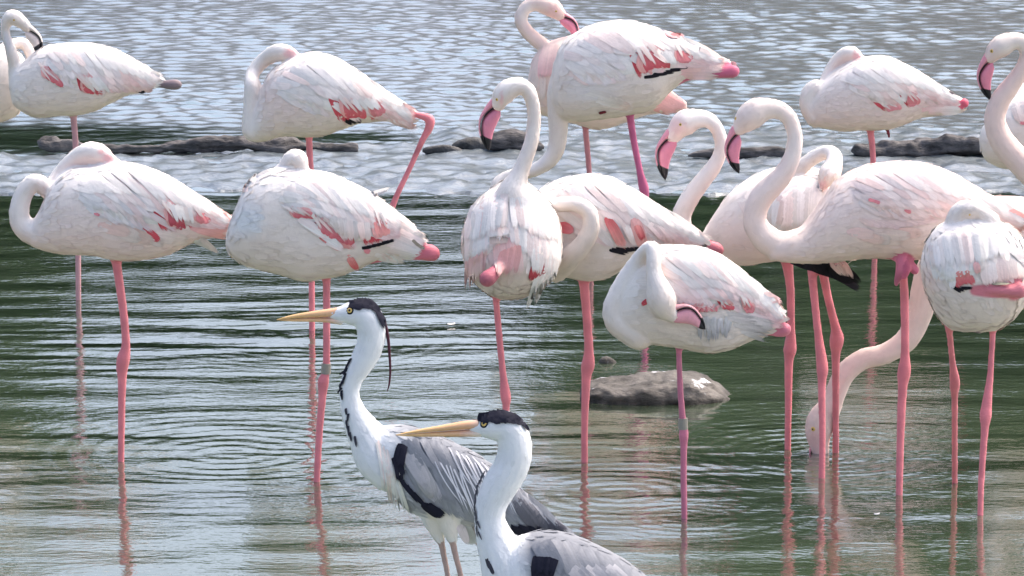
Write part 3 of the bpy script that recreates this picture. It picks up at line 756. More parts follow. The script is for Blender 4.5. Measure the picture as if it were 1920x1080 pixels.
b.row([(680, 380), (800, 390)], [(740, 470), (870, 450)], 4, 30, WHITE, layer=8, point=.6)

b = Bird("flamingo", "pinkish flamingo looking over the back of the large striding one", "flamingo", 505, (880, 0, 2.8426), base=BLUSH, back=BLUSH, group=FG, foot_x=1108)
b.torso([(312, 420, 312, 520, 60), (345, 300, 345, 590, 120), (430, 222, 430, 625, 160), (560, 190, 560, 660, 180), (700, 200, 700, 690, 175), (820, 260, 820, 655, 150), (950, 360, 950, 612, 100), (1060, 470, 1060, 602, 50), (1160, 545, 1160, 588, 15)])
b.neck([(440, 290, 42), (390, 240, 38), (335, 195, 36), (290, 145, 34), (275, 95, 34), (300, 45, 34), (350, 20, 38), (405, 28, 48), (445, 45, 50), (478, 75, 36)])
b.leg([(1097, 235, 5.5), (1103, 300, 5), (1106, 345, 5), (1106, 360, 8.5), (1107, 375, 5), (1108, 505, 5)], 505, col=LEGD)
b.blob(450, 60, 40, 40, LPINK, .55); b.blob(300, 60, 60, 70, WHITE, .6)
b.body(n_plume=300)
b.start_wing()
b.row([(350, 330), (400, 270)], [(330, 520), (400, 560)], 5, 40, BLUSH, CREAM); b.row([(400, 240), (470, 215)], [(360, 430), (440, 420)], 4, 40, BLUSH, LPINK, layer=2)
b.tail([(960, 440), (940, 560)], [(1180, 570), (1080, 605)], 5, 45, SALMON, LPINK)
b.bill((482, 88), (580, 225), mirror=True, tipk=0.75); b.eye(462, 60, 7)

b = Bird("flamingo", "large striding flamingo with neck curved down and dark pink foot joint at its tail", "flamingo", 548, (880, 0, 2.8426), group=FG, foot_x=1210)
b.torso([(445, 350, 440, 560, 80), (500, 225, 490, 632, 145), (620, 145, 600, 645, 190), (760, 112, 740, 630, 205), (880, 113, 870, 608, 200), (1000, 150, 980, 580, 170), (1100, 190, 1080, 480, 120), (1200, 240, 1180, 425, 80), (1320, 295, 1310, 412, 45), (1400, 330, 1390, 405, 22)])
b.neck([(520, 420, 90), (480, 500, 66), (472, 600, 55), (474, 700, 50), (462, 790, 46), (425, 855, 42), (370, 895, 37), (310, 918, 33), (250, 925, 30, 20), (200, 945, 34, 30), (160, 985, 44, 30), (140, 1030, 36, 20)])
b.leg([(1180, 208, 7), (1188, 262, 6.2), (1199, 318, 6), (1206, 348, 9), (1209, 362, 8), (1210, 390, 6), (1210, 548, 5.5)], 548, col=(0.66, 0.15, 0.30))
b.leg([(930, 440, 14), (1080, 430, 16), (1200, 405, 18), (1330, 388, 28), (1405, 380, 34)], full=False, col=(0.66, 0.16, 0.27), d0=-0.03)
b.blob(470, 640, 70, 220, CREAM, .6); b.blob(640, 480, 160, 90, (0.8, 0.78, 0.80), .5)
b.body()
b.auto_wing([(480, 300), (600, 170), (760, 120), (900, 125), (1020, 165), (1150, 215), (1300, 285), (1390, 325)], [(520, 400), (650, 460), (780, 460), (900, 425), (1000, 400), (1100, 365), (1200, 355), (1330, 345)], 9, 4, 70, [(0.46, 0.63, 0.45), (0.70, 0.80, 0.35)])
b.row([(900, 420), (1130, 355)], [(1000, 412), (1190, 350)], 5, 20, BLACK, layer=1.2)
b.row([(560, 470), (760, 560)], [(800, 540), (900, 590)], 5, 60, WHITE, CREAM, layer=.5)
b.row([(680, 605), (700, 600)], [(725, 595), (735, 592)], 2, 13, (0.18, .03, .04), layer=2)
b.tail([(1100, 260), (1090, 400)], [(1390, 330), (1340, 400)], 7, 46, LPINK, BLUSH)
b.wedge([(940, 400), (1080, 365)], [(935, 285), (1010, 275)], 5, 62); b.wedge([(1130, 345), (1195, 345)], [(1110, 265), (1150, 265)], 3, 54, ROSE, RED)
b.row([(960, 260), (1060, 270)], [(1050, 330), (1110, 350)], 4, 40, WHITE, layer=8, point=.5)
b.row([(1020, 180), (1050, 185)], [(1110, 200), (1150, 210)], 3, 24, ROSE, LPINK, layer=8)

b = Bird("flamingo", "round sleeping flamingo on one leg before the upper right log", "flamingo", 482, (1440, 40, 3.177), base=BLUSH, group=FG, foot_x=1640)
b.torso([(255, 470, 255, 600, 60), (300, 395, 300, 630, 95), (350, 340, 350, 640, 125), (440, 270, 440, 655, 160), (560, 215, 560, 648, 178), (700, 208, 690, 645, 172), (810, 250, 790, 622, 140), (920, 310, 900, 578, 100), (1030, 385, 1020, 560, 60), (1120, 440, 1110, 550, 35), (1165, 480, 1155, 540, 18)])
b.neck([(290, 560, 75), (245, 510, 55), (245, 440, 52), (290, 395, 50), (325, 405, 32, 20), (345, 335, 30, 50), (395, 255, 36, 60), (460, 200, 44, 45), (510, 195, 42, 25), (550, 215, 22, 10)])
b.leg([(1631, 240, 6.5), (1636, 280, 5.5), (1638, 345, 5.3), (1639, 360, 8.5), (1639, 375, 5.5), (1640, 482, 5)], 482)
b.leg([(1000, 520, 14), (1120, 490, 18), (1165, 485, 26), (1172, 490, 24)], full=False, col=(0.72, 0.13, 0.2))
b.leg([(705, 630, 8), (715, 660, 10), (722, 688, 7)], full=False, col=(0.30, 0.04, 0.07))
b.blob(530, 210, 30, 30, LPINK, .9); b.blob(250, 440, 60, 70, WHITE, .7)
b.body()
b.auto_wing([(400, 340), (500, 260), (640, 220), (760, 240), (880, 300), (1000, 375), (1130, 450)], [(560, 440), (640, 500), (720, 540), (800, 530), (900, 515), (1020, 500), (1140, 500)], 8, 4, 62, [(0.2, 0.34, 0.85), (0.48, 0.60, 0.62)], c_low=BLUSH)
b.row([(1010, 390), (1030, 400)], [(1110, 440), (1120, 455)], 2, 18, (0.2, .17, .17), layer=3)
b.tail([(900, 420), (900, 550)], [(1160, 480), (1150, 545)], 5, 44, LPINK, WHITE)
b.wedge([(850, 515), (910, 500)], [(840, 440), (870, 450)], 3, 44, ROSE, RED); b.wedge([(720, 538), (800, 525)], [(700, 510), (780, 500)], 3, 30, ROSE, ROSE)

b = Bird("flamingo", "flamingo at the right edge showing only its breast behind a curving neck", "flamingo", 600, (1780, 40, 3.375), group=FG, foot_x=1960)
b.torso([(192, 730, 194, 800, 40), (215, 665, 225, 870, 90), (280, 590, 300, 920, 135), (380, 500, 390, 938, 165), (520, 440, 520, 930, 180), (700, 440, 700, 900, 170), (900, 540, 900, 850, 110), (1080, 680, 1080, 760, 40)])
b.neck([(420, 600, 100), (440, 480, 60, 40), (500, 430, 50, 60), (600, 420, 45, 50)])
b.leg([(1960, 300, 6), (1960, 420, 6), (1960, 440, 9), (1960, 460, 6), (1960, 600, 5.5)], 600)
b.body(n_plume=250); b.start_wing()
b.row([(400, 500), (440, 490)], [(430, 640), (520, 660)], 4, 60, WHITE, BLUSH); b.row([(440, 630), (450, 640)], [(475, 655), (490, 650)], 2, 20, ROSE, layer=3)

b = Bird("flamingo", "flamingo at the right edge arching its neck with black-tipped pink bill lowered", "flamingo", 655, (1780, 40, 3.375), base=BLUSH, back=BLUSH, group=FG, foot_x=2020)
b.torso([(480, 900, 520, 1020, 60), (560, 830, 580, 1150, 130), (700, 740, 700, 1220, 180), (900, 700, 900, 1230, 190), (1100, 740, 1090, 1180, 170), (1300, 850, 1280, 1120, 110), (1480, 960, 1470, 1040, 40)])
b.neck([(620, 1010, 120), (520, 950, 96), (430, 870, 84), (350, 780, 80), (300, 685, 72), (290, 595, 67), (320, 505, 64), (375, 425, 58), (435, 345, 52), (478, 270, 48), (490, 190, 46), (455, 130, 50), (395, 128, 58), (335, 155, 70), (290, 190, 60), (262, 225, 44)])
b.leg([(2020, 380, 7), (2020, 480, 6.5), (2020, 500, 10), (2020, 520, 6.5), (2020, 655, 6)], 655)
b.blob(380, 130, 140, 90, (0.86, 0.80, 0.74), .8)
b.body(n_plume=200)
b.bill((256, 248), (257, 497)); b.eye(268, 188, 12)

# ------------------------------------------------------------------ flamingos of the front rows
b = Bird("flamingo", "leftmost front flamingo asleep with looped neck, standing on one straight leg", "flamingo", 865, (0, 240, 3.375), base=BLUSH, group=FG, foot_x=227)
b.torso([(185, 620, 185, 735, 60), (250, 520, 250, 765, 120), (340, 340, 340, 788, 170), (450, 260, 450, 798, 200), (600, 240, 600, 805, 215), (740, 208, 740, 838, 215), (900, 240, 900, 832, 200), (1050, 297, 1050, 805, 180), (1200, 387, 1190, 738, 130), (1320, 467, 1310, 700, 90), (1440, 540, 1430, 685, 50), (1500, 580, 1495, 640, 20)])
b.neck([(330, 660, 110), (190, 650, 82), (130, 590, 68), (125, 500, 62), (160, 400, 58), (220, 345, 56), (275, 365, 52), (290, 405, 42, 20), (320, 360, 36, 60), (375, 285, 42, 80), (460, 205, 52, 80), (560, 160, 70, 60), (630, 165, 66, 40), (690, 195, 42, 20), (735, 215, 26, 10)])
b.leg([(216, 480, 12), (219, 497, 8.5), (226, 545, 7.8), (233, 600, 7.4), (236, 647, 8), (232, 670, 12), (229, 690, 11), (229, 713, 8), (228, 770, 6.6), (227, 865, 6)], 865)
b.blob(640, 150, 24, 18, LPINK, .9); b.blob(690, 190, 50, 36, LPINK, .95); b.blob(140, 480, 90, 160, WHITE, .5); b.blob(1430, 620, 90, 90, LPINK, .5)
b.body()
b.auto_wing([(430, 380), (520, 290), (640, 250), (760, 225), (900, 255), (1080, 325), (1250, 430), (1400, 520), (1490, 575)], [(540, 500), (640, 560), (780, 620), (920, 650), (1060, 660), (1180, 645), (1320, 620), (1440, 640)], 10, 4, 66, [(0.53, 0.66, 0.62), (0.72, 0.81, 0.55)], c_low=(0.88, .82, .83))
b.row([(880, 620), (930, 640)], [(1000, 720), (1020, 718)], 2, 45, RED, layer=.4); b.row([(580, 530), (590, 535)], [(625, 550), (640, 558)], 2, 20, ROSE, layer=2)
b.row([(560, 600), (800, 640), (1020, 700)], [(800, 660), (1020, 740), (1250, 690)], 6, 80, BLUSH, CREAM, layer=.3)
b.tail([(1180, 470), (1150, 620)], [(1490, 575), (1440, 690)], 7, 50, LPINK, SALMON)
b.wedge([(1090, 650), (1190, 640)], [(1060, 490), (1110, 540)], 4, 50, (0.52, .06, .1), RED); b.wedge([(1270, 612), (1335, 612)], [(1240, 520), (1280, 550)], 3, 60, ROSE, RED)
b.row([(1060, 460), (1200, 480)], [(1110, 590), (1240, 610)], 5, 34, WHITE, layer=8, point=.6)
b.row([(1200, 700), (1280, 690)], [(1360, 760), (1390, 800)], 3, 40, WHITE, layer=.5, point=.6, parent=b.tail_obj)

b = Bird("flamingo", "plump white flamingo with hidden face and a metal ring above its knee", "flamingo", 903, (400, 260, 3.6), group=FG, foot_x=594)
b.torso([(85, 660, 85, 730, 50), (110, 570, 115, 785, 110), (160, 450, 165, 825, 165), (225, 310, 230, 860, 205), (330, 228, 330, 888, 235), (470, 192, 470, 920, 245), (620, 208, 600, 962, 245), (760, 228, 740, 945, 238), (900, 280, 880, 918, 215), (1040, 350, 1010, 865, 185), (1160, 430, 1130, 808, 150), (1260, 505, 1240, 798, 110), (1360, 592, 1350, 802, 70), (1430, 680, 1420, 800, 40)])
b.neck([(460, 300, 120, 60), (510, 210, 80, 40), (545, 150, 76, 20), (575, 160, 70, 0), (610, 210, 40, -20)])
b.leg([(612, 505, 9), (612.5, 525, 7), (612.5, 600, 6.6), (612, 690, 6.6), (610, 702, 7.5), (606.5, 714, 10.5), (605.5, 726, 9.5), (604, 748, 7.2), (598, 822, 6.4), (594, 903, 6)], 903)
b.leg([(980, 840, 20), (1200, 800, 22), (1360, 785, 34), (1450, 770, 55), (1478, 775, 52)], full=False, col=(0.74, 0.20, 0.26))
b.blob(230, 560, 110, 110, (0.80, 0.85, 0.90), .7); b.blob(300, 760, 160, 130, CREAM, .6); b.blob(600, 880, 160, 70, CREAM, .7)
b.body(n_plume=700)
b.auto_wing([(420, 420), (500, 300), (640, 240), (780, 250), (920, 300), (1080, 390), (1200, 480), (1280, 560)], [(520, 480), (640, 550), (760, 590), (860, 690), (960, 740), (1080, 720), (1190, 690), (1270, 660)], 11, 4, 72, [(0.02, 0.26, 0.86), (0.42, 0.60, 0.72), (0.68, 0.90, 0.6)])
b.row([(660, 600), (780, 640)], [(840, 740), (960, 745)], 6, 60, RED, SALMON, layer=.4)
b.row([(520, 500), (700, 600), (760, 680)], [(720, 620), (820, 700), (900, 770)], 7, 60, WHITE, WHITE, layer=2.2, point=.5)
b.row([(980, 745), (1180, 690)], [(1060, 735), (1240, 680)], 6, 20, BLACK, layer=2)
b.row([(900, 770), (910, 790)], [(960, 880), (985, 890)], 2, 50, SALMON, RED, layer=1); b.row([(1010, 740), (1030, 745)], [(1055, 770), (1060, 765)], 2, 34, ROSE, layer=1)
b.tail([(1180, 520), (1150, 760)], [(1450, 690), (1390, 810)], 8, 62, BLUSH, WHITE)
b.wedge([(560, 535), (720, 545)], [(530, 480), (640, 490)], 6, 44, RED, ROSE); b.wedge([(760, 660), (960, 735)], [(730, 560), (900, 640)], 6, 70, RED, ROSE); b.wedge([(1110, 690), (1200, 670)], [(1090, 510), (1170, 560)], 3, 48, SALMON, RED)
b.row([(780, 500), (900, 520), (1040, 540)], [(830, 640), (930, 700), (1060, 690)], 7, 52, WHITE, BLUSH, layer=8, point=.4)
b.row([(1060, 780), (1180, 790)], [(1200, 830), (1310, 840)], 4, 50, WHITE, layer=.5, point=.6, parent=b.tail_obj)
b.row([(1320, 660), (1380, 720)], [(1375, 720), (1440, 760)], 3, 18, (.35, .3, .24), layer=3, parent=b.tail_obj)
b.row([(1040, 380), (1060, 390)], [(1190, 335), (1180, 350)], 3, 30, WHITE, layer=1, parent=b.tail_obj, point=.7)
b.row([(200, 380), (300, 260), (430, 210)], [(215, 320), (290, 240), (590, 175)], 9, 40, WHITE, layer=1.5, point=.7, parent=b.tail_obj)
b.ring(612, 681, 611, 701, 9)

b = Bird("flamingo", "flamingo seen from behind with upright neck and black-tipped bill turned aside", "flamingo", 898, (840, 300, 3.0), group=FG, foot_x=950)
b.rear = np.array((-0.05, -0.75, -0.62)); b.rear /= np.linalg.norm(b.rear)
b.torso([(310, 120, 430, 118, 90), (235, 170, 500, 172, 190), (150, 245, 585, 255, 270), (95, 350, 632, 365, 330), (75, 470, 645, 480, 360), (88, 575, 632, 580, 350), (125, 655, 590, 655, 300), (190, 725, 510, 725, 220), (255, 768, 420, 770, 110)], p=2.15, off=80)
b.neck([(380, 260, 150, -40), (375, 170, 95, -60), (395, 100, 56, -60), (425, 20, 45, -50), (465, -90, 41, -40), (483, -200, 39, -30), (480, -300, 38, -30), (452, -385, 42, -30), (400, -415, 50, -30), (340, -395, 60, -30), (300, -350, 56, -30), (285, -315, 40, -30)])
b.leg([(928, 548, 8), (930, 562, 6), (936, 630, 6), (943, 700, 6.2), (947, 735, 9.5), (949, 752, 9), (949, 770, 6.5), (950, 898, 5.6)], 898)
b.leg([(300, 590, 22, -260), (255, 640, 38, -330), (222, 668, 46, -360)], full=False, col=(0.66, 0.2, 0.26))
b.blob(300, 560, 110, 130, LPINK, .4); b.blob(350, 740, 140, 50, CREAM, .7); b.blob(300, -340, 12, 40, LPINK, .7)
b.body(n_plume=600)
b.start_wing([(150, 250), (250, 180), (330, 200), (335, 330)], [(95, 560), (140, 640), (230, 560), (320, 470)], thick=0.012)
b.row([(110, 380), (200, 300), (320, 260)], [(100, 600), (180, 560), (290, 470)], 13, 40, WHITE, layer=1, point=.3); b.row([(140, 260), (220, 200), (330, 170)], [(95, 480), (180, 460), (300, 400)], 11, 44, WHITE, layer=3, point=.3)
b.row([(120, 480), (220, 430)], [(105, 725), (200, 660)], 9, 28, BLUSH, LPINK, layer=.5, point=.6)
b.row([(350, 330), (480, 280), (600, 330)], [(360, 470), (490, 600), (630, 600)], 13, 42, WHITE, layer=1, point=.3); b.row([(350, 200), (460, 190), (580, 260)], [(370, 400), (500, 440), (630, 480)], 12, 46, WHITE, layer=3, point=.3)
b.row([(480, 430), (560, 420), (625, 450)], [(470, 640), (560, 660), (610, 680)], 8, 46, WHITE, layer=2, point=.5)
b.row([(500, 560), (560, 520)], [(450, 690), (530, 640)], 4, 46, RED, (0.5, .08, .1), layer=1.5)
b.row([(540, 560), (610, 560)], [(440, 850), (560, 690)], 7, 40, WHITE, layer=3, point=.5)
b.tail([(260, 400), (390, 420)], [(270, 670), (430, 655)], 10, 38, LPINK, BLUSH, layer=2, point=.3)
b.row([(230, 370), (330, 370)], [(240, 440), (330, 430)], 6, 44, BLUSH, WHITE, layer=4, parent=b.tail_obj); b.row([(240, 420), (330, 430)], [(245, 480), (320, 470)], 5, 36, (0.32, .26, .22), BLUSH, layer=3, parent=b.tail_obj)
b.row([(300, 480), (420, 440)], [(270, 660), (380, 640)], 6, 40, SALMON, LPINK, layer=4, parent=b.tail_obj, point=.4); b.row([(110, 520), (200, 480)], [(105, 740), (190, 680)], 8, 20, LPINK, BLUSH, layer=4, parent=b.tail_obj, point=.7)
b.bill((279, -306), (228, -54), width=1.05); b.eye(275, -340, 9)

b = Bird("flamingo", "flamingo resting a hooped neck beside the one seen from behind, striped red wing", "flamingo", 866, (840, 300, 3.0), group=FG, foot_x=1096)
b.trunk_only = True
b.torso([(470, 260, 520, 560, 90), (500, 180, 570, 620, 140), (620, 112, 650, 655, 175), (780, 80, 780, 682, 190), (900, 92, 890, 664, 185), (1020, 150, 990, 605, 160), (1130, 215, 1100, 545, 130), (1250, 300, 1220, 505, 90), (1370, 375, 1340, 495, 55), (1480, 445, 1460, 500, 25)])
b.neck([(600, 600, 90, -60), (690, 545, 62, -215), (768, 462, 54, -262), (804, 372, 48, -278), (790, 292, 45, -278), (722, 250, 43, -272), (640, 250, 42, -255), (560, 272, 42, -210), (500, 330, 50, -120)])
b.leg([(1094, 515, 12), (1095, 530, 9.5), (1100, 590, 8), (1104, 655, 8.5), (1103, 680, 12), (1101, 692, 12), (1099, 712, 8.5), (1096, 800, 6.3), (1096, 866, 6)], 866)
b.leg([(1320, 480, 16), (1440, 485, 24), (1500, 495, 34), (1518, 505, 34)], full=False, col=(0.70, 0.22, 0.27))
b.blob(720, 600, 140, 80, CREAM, .6)
b.body()
b.auto_wing([(540, 200), (640, 130), (780, 95), (900, 105), (1050, 180), (1180, 260), (1320, 350), (1480, 450)], [(700, 420), (780, 460), (860, 480), (960, 505), (1080, 495), (1200, 470), (1320, 470), (1440, 490)], 9, 4, 68, [], c_low=(.88, .80, .80))
b.row([(868, 295), (890, 300)], [(960, 495), (1000, 500)], 5, 36, RED, SALMON, layer=8, jit=.04, point=.2); b.row([(1025, 300), (1050, 300)], [(1075, 490), (1110, 485)], 6, 40, LPINK, SALMON, layer=8, jit=.04); b.row([(1035, 340), (1060, 345)], [(1080, 450), (1105, 440)], 3, 30, SALMON, RED, layer=9, jit=.04, point=.3); b.row([(960, 330), (1010, 360)], [(1040, 490), (1060, 490)], 4, 24, WHITE, BLUSH, layer=9.5, point=.5)
b.row([(1100, 330), (1180, 380)], [(1200, 460), (1330, 470)], 6, 34, WHITE, LPINK, layer=8, point=.4)
b.row([(615, 345), (620, 385)], [(720, 385), (712, 408)], 3, 46, RED, ROSE, layer=3, point=.3); b.row([(890, 500), (1000, 505)], [(990, 525), (1110, 505)], 6, 20, BLACK, layer=3, point=.6, jit=.08)
b.tail([(1180, 340), (1150, 470)], [(1490, 470), (1440, 500)], 6, 50, LPINK, WHITE)
b.row([(1370, 455), (1380, 460)], [(1460, 490), (1460, 485)], 2, 22, (0.15, .13, .13), layer=3, parent=b.tail_obj)

b = Bird("flamingo", "flamingo lowering its bill left, breast half hidden behind two front neighbours", "flamingo", 842, (1200, 160, 3.375), base=BLUSH, group=FG, foot_x=1478)
b.torso([(400, 930, 430, 1020, 60), (480, 800, 540, 1120, 150), (600, 655, 660, 1138, 220), (780, 545, 800, 1115, 260), (980, 510, 980, 1090, 260), (1220, 560, 1220, 1080, 220), (1480, 740, 1480, 1070, 140), (1680, 900, 1680, 1050, 50)])
b.neck([(560, 980, 150), (440, 1030, 110), (340, 1010, 84), (275, 930, 70), (262, 830, 62), (305, 730, 60), (380, 625, 56), (455, 530, 50), (503, 440, 43), (512, 350, 42), (480, 265, 44), (420, 215, 52), (350, 215, 66), (290, 235, 84), (240, 280, 66), (215, 320, 50)])
b.leg([(1472, 470, 16), (1477, 500, 10), (1482, 545, 7.5), (1483, 610, 7.2), (1482, 645, 11), (1481, 658, 12), (1479, 680, 8), (1478, 760, 6.4), (1477, 842, 6)], 842)
b.blob(230, 260, 60, 70, LPINK, .55); b.blob(400, 200, 130, 60, WHITE, .7)
b.body(n_plume=250); b.start_wing()
b.row([(620, 700), (760, 590), (900, 540)], [(700, 860), (860, 780), (1000, 720)], 6, 90, WHITE, BLUSH)
b.bill((213, 317), (160, 597)); b.eye(255, 248, 10)

b = Bird("flamingo", "flamingo with head tucked into its back and a black wing edge below", "flamingo", 878, (1300, 260, 2.842), group=FG, foot_x=1540)
b.torso([(393, 390, 398, 470, 60), (420, 310, 425, 520, 110), (500, 230, 510, 590, 150), (620, 190, 620, 640, 165), (740, 235, 740, 650, 140), (820, 340, 810, 650, 90), (850, 470, 850, 650, 40)], off=0)
b.neck([(470, 330, 70, 60), (500, 230, 46, 90), (570, 158, 40, 90), (645, 100, 38, 80), (715, 72, 38, 40), (752, 95, 40, -40), (745, 150, 50, -90), (722, 195, 60, -120), (700, 235, 36, -130), (690, 260, 18, -130)])
b.leg([(1521, 490, 9), (1527, 560, 7.2), (1534, 625, 7.4), (1541, 680, 10.5), (1542, 697, 10.5), (1541, 725, 7.2), (1542, 820, 6.2), (1541, 896, 6)], 896)
b.leg([(1541, 500, 9), (1553, 560, 7.4), (1566, 612, 8.5), (1569, 632, 13), (1568, 646, 12.5), (1567, 670, 8), (1567, 760, 6.4), (1567, 848, 6)], 848)
b.blob(690, 250, 30, 30, LPINK, .8); b.blob(560, 160, 90, 50, CREAM, .7)
b.body(n_plume=250)
b.start_wing([(430, 330), (520, 240), (630, 205), (720, 260)], [(420, 480), (500, 510), (600, 520), (760, 600)], thick=.01)
b.row([(440, 320), (540, 240), (680, 220)], [(420, 470), (500, 500), (660, 480)], 9, 50, WHITE, layer=2)
b.row([(420, 430), (560, 400)], [(450, 520), (600, 560)], 6, 46, WHITE, layer=1)
b.row([(520, 640), (640, 640), (760, 650)], [(680, 700), (840, 780), (905, 770)], 13, 56, BLACK, layer=1.5, lift=.002, point=.3); b.row([(560, 645), (720, 690)], [(860, 770), (905, 815)], 9, 46, BLACK, layer=1, point=.3)
b.row([(700, 630), (800, 630)], [(800, 730), (850, 745)], 4, 40, LPINK, BLUSH, layer=4, point=.4)

b = Bird("flamingo", "feeding flamingo dipping its face into the water among the pink legs", "flamingo", 848, (1400, 460, 1.742), base=BLUSH, back=BLUSH, group=FG, foot_x=2010)
b.torso([(600, -60, 610, 70, 40), (640, -110, 650, 120, 90), (740, -150, 740, 150, 120), (880, -160, 870, 160, 130), (1020, -130, 1010, 140, 120), (1150, -60, 1140, 110, 80), (1260, 30, 1250, 70, 25)])
b.neck([(680, 20, 80), (620, 60, 58), (584, 140, 47), (566, 220, 42), (525, 305, 38), (450, 355, 34), (380, 372, 34), (320, 420, 35), (288, 490, 34), (270, 530, 40), (246, 570, 48), (236, 605, 46), (236, 640, 36), (244, 690, 26)])
b.leg([(2010, 560, 8), (2010, 650, 7), (2010, 670, 11), (2010, 690, 7), (2010, 848, 6)], 848)
b.blob(225, 640, 40, 40, LPINK, .6)
b.body(n_plume=100); b.eye(217, 600, 8)
b.bill((236, 632), (252, 745), tipk=.7)

b = Bird("flamingo", "big flamingo with arched neck, pink bill lowered and a foot tucked under it", "flamingo", 912, (1300, 260, 2.842), base=(.88, .70, .635), back=(.885, .775, .735), group=FG, foot_x=1686)
b.torso([(400, 560, 410, 648, 60), (500, 500, 500, 658, 120), (580, 468, 580, 662, 150), (660, 365, 650, 662, 180), (750, 240, 740, 656, 202), (860, 164, 850, 642, 216), (1000, 132, 990, 634, 222), (1150, 122, 1140, 646, 218), (1300, 147, 1290, 630, 195), (1430, 207, 1420, 590, 160), (1560, 287, 1550, 530, 110), (1680, 362, 1670, 490, 60), (1800, 440, 1790, 480, 25)])
# neck points are read in the same frame
b.neck([(560, 575, 88), (460, 572, 80), (385, 530, 74), (335, 465, 66), (330, 390, 62), (365, 310, 64), (425, 245, 60), (482, 185, 53), (522, 108, 46), (540, 30, 43), (538, -35, 41), (512, -105, 43), (462, -150, 48), (395, -158, 58), (340, -145, 74), (295, -110, 72), (262, -75, 56), (245, -55, 40)])
b.leg([(1690, 470, 20), (1692, 500, 9), (1696, 560, 7.8), (1697, 660, 8), (1696, 690, 12), (1694, 708, 11.5), (1692, 732, 8.5), (1688, 830, 7), (1686, 927, 6.4)], 927)
b.leg([(1060, 620, 22, -60), (1110, 640, 34, -120), (1105, 690, 26, -140), (1090, 740, 18, -140), (1082, 775, 12, -140)], full=False, col=(0.70, .20, .3))
b.leg([(1120, 640, 30, -120), (1135, 690, 24, -150), (1125, 735, 16, -150)], full=False, col=(0.66, .16, .27))
b.leg([(1100, 640, 20, -100), (1150, 670, 26, -110), (1180, 700, 24, -110)], full=False, col=(0.72, .2, .32))
b.blob(420, -100, 100, 90, (0.84, .75, .69), .7); b.blob(700, 560, 300, 100, CREAM, .6); b.blob(540, 40, 60, 120, WHITE, .5)
b.body(n_plume=700, plume_len=.045)
b.auto_wing([(800, 240), (900, 165), (1050, 140), (1200, 140), (1350, 180), (1500, 260), (1650, 355), (1790, 440)], [(880, 360), (980, 400), (1080, 430), (1200, 440), (1330, 430), (1480, 430), (1620, 450), (1760, 490)], 11, 4, 62, [], c_top=(.885, .80, .775), c_low=BLUSH, tipj=.05)
b.row([(920, 320), (980, 340)], [(960, 330), (1000, 345)], 4, 16, ROSE, layer=6); b.row([(1110, 375), (1140, 385)], [(1150, 385), (1165, 390)], 2, 16, ROSE, layer=6)
b.row([(860, 420), (1000, 440), (1180, 440)], [(960, 470), (1100, 480), (1330, 430)], 11, 34, BLUSH, (.88, .66, .63), layer=1, point=.5)
b.row([(780, 480), (900, 520), (1050, 500)], [(950, 520), (1100, 550), (1250, 500)], 6, 60, BLUSH, CREAM, layer=.5)
b.tail([(1540, 320), (1520, 470)], [(1800, 440), (1770, 490)], 6, 52, LPINK, SALMON)
b.bill((232, -27), (243, 184), width=1.0); b.eye(225, -108, 10)

b = Bird("flamingo", "flamingo preening its flank with bill pressed to grey fluff, ringed leg", "flamingo", 972, (1080, 430, 3.086), group=FG, foot_x=1283)
b.trunk_only = True
b.torso([(195, 460, 195, 560, 50), (250, 320, 250, 612, 105), (330, 172, 330, 652, 140), (420, 108, 420, 664, 160), (540, 92, 540, 676, 170), (680, 97, 680, 702, 172), (800, 127, 790, 716, 160), (920, 202, 900, 692, 130), (1020, 287, 1010, 645, 90), (1120, 372, 1110, 612, 55), (1210, 500, 1190, 590, 25)])
b.neck([(360, 610, 90, -30), (260, 540, 86, -30), (228, 470, 76, -30), (262, 380, 76, -30), (312, 280, 68, -40), (365, 190, 56, -60), (410, 125, 46, -110), (445, 112, 42, -165), (448, 180, 43, -195), (452, 250, 45, -210), (470, 320, 64, -220), (492, 400, 86, -220), (520, 460, 74, -220), (556, 500, 42, -220)])
b.leg([(1271, 640, 6), (1273, 660, 5.2), (1275, 720, 5.4), (1279, 775, 6), (1282, 806, 8), (1282, 818, 9), (1282, 838, 6.4), (1282, 900, 5.8), (1283, 972, 5.6)], 972, col=(0.62, .2, .3))
b.leg([(1050, 580, 14), (1140, 600, 18), (1190, 590, 34), (1205, 580, 40)], full=False, col=(0.70, .22, .29))
b.blob(300, 300, 90, 160, WHITE, .7); b.blob(480, 640, 200, 40, CREAM, .7); b.blob(500, 430, 70, 80, CREAM, .5); b.blob(780, 580, 110, 70, (.60, .58, .58), .45)
b.body()
b.auto_wing([(430, 200), (540, 120), (680, 110), (800, 140), (920, 215), (1040, 310), (1140, 410), (1215, 510)], [(600, 450), (660, 480), (740, 490), (830, 470), (930, 470), (1030, 490), (1110, 500), (1180, 540)], 10, 4, 66, [(0.12, 0.30, 0.9), (0.42, 0.56, 0.8), (0.66, 0.78, 0.62)], c_low=(.88, .70, .71))
b.row([(690, 500), (820, 490), (900, 520)], [(700, 620), (790, 640), (880, 620)], 20, 17, (.74, .72, .72), (.40, .38, .40), layer=1, point=.6, jit=.1)
b.row([(840, 490), (900, 530), (950, 600)], [(1040, 500), (1120, 600), (1090, 650)], 18, 20, (.72, .67, .64), (.44, .40, .40), layer=2.5, point=.6, jit=.07)
b.row([(900, 480), (960, 510)], [(1150, 530), (1150, 580)], 9, 22, (.76, .71, .68), (.52, .47, .46), layer=3.5, point=.5)
b.row([(425, 395), (430, 415)], [(375, 432), (378, 442)], 3, 20, RED, layer=1, point=.4); b.row([(280, 255), (300, 260)], [(280, 300), (300, 290)], 2, 14, LPINK, layer=1)
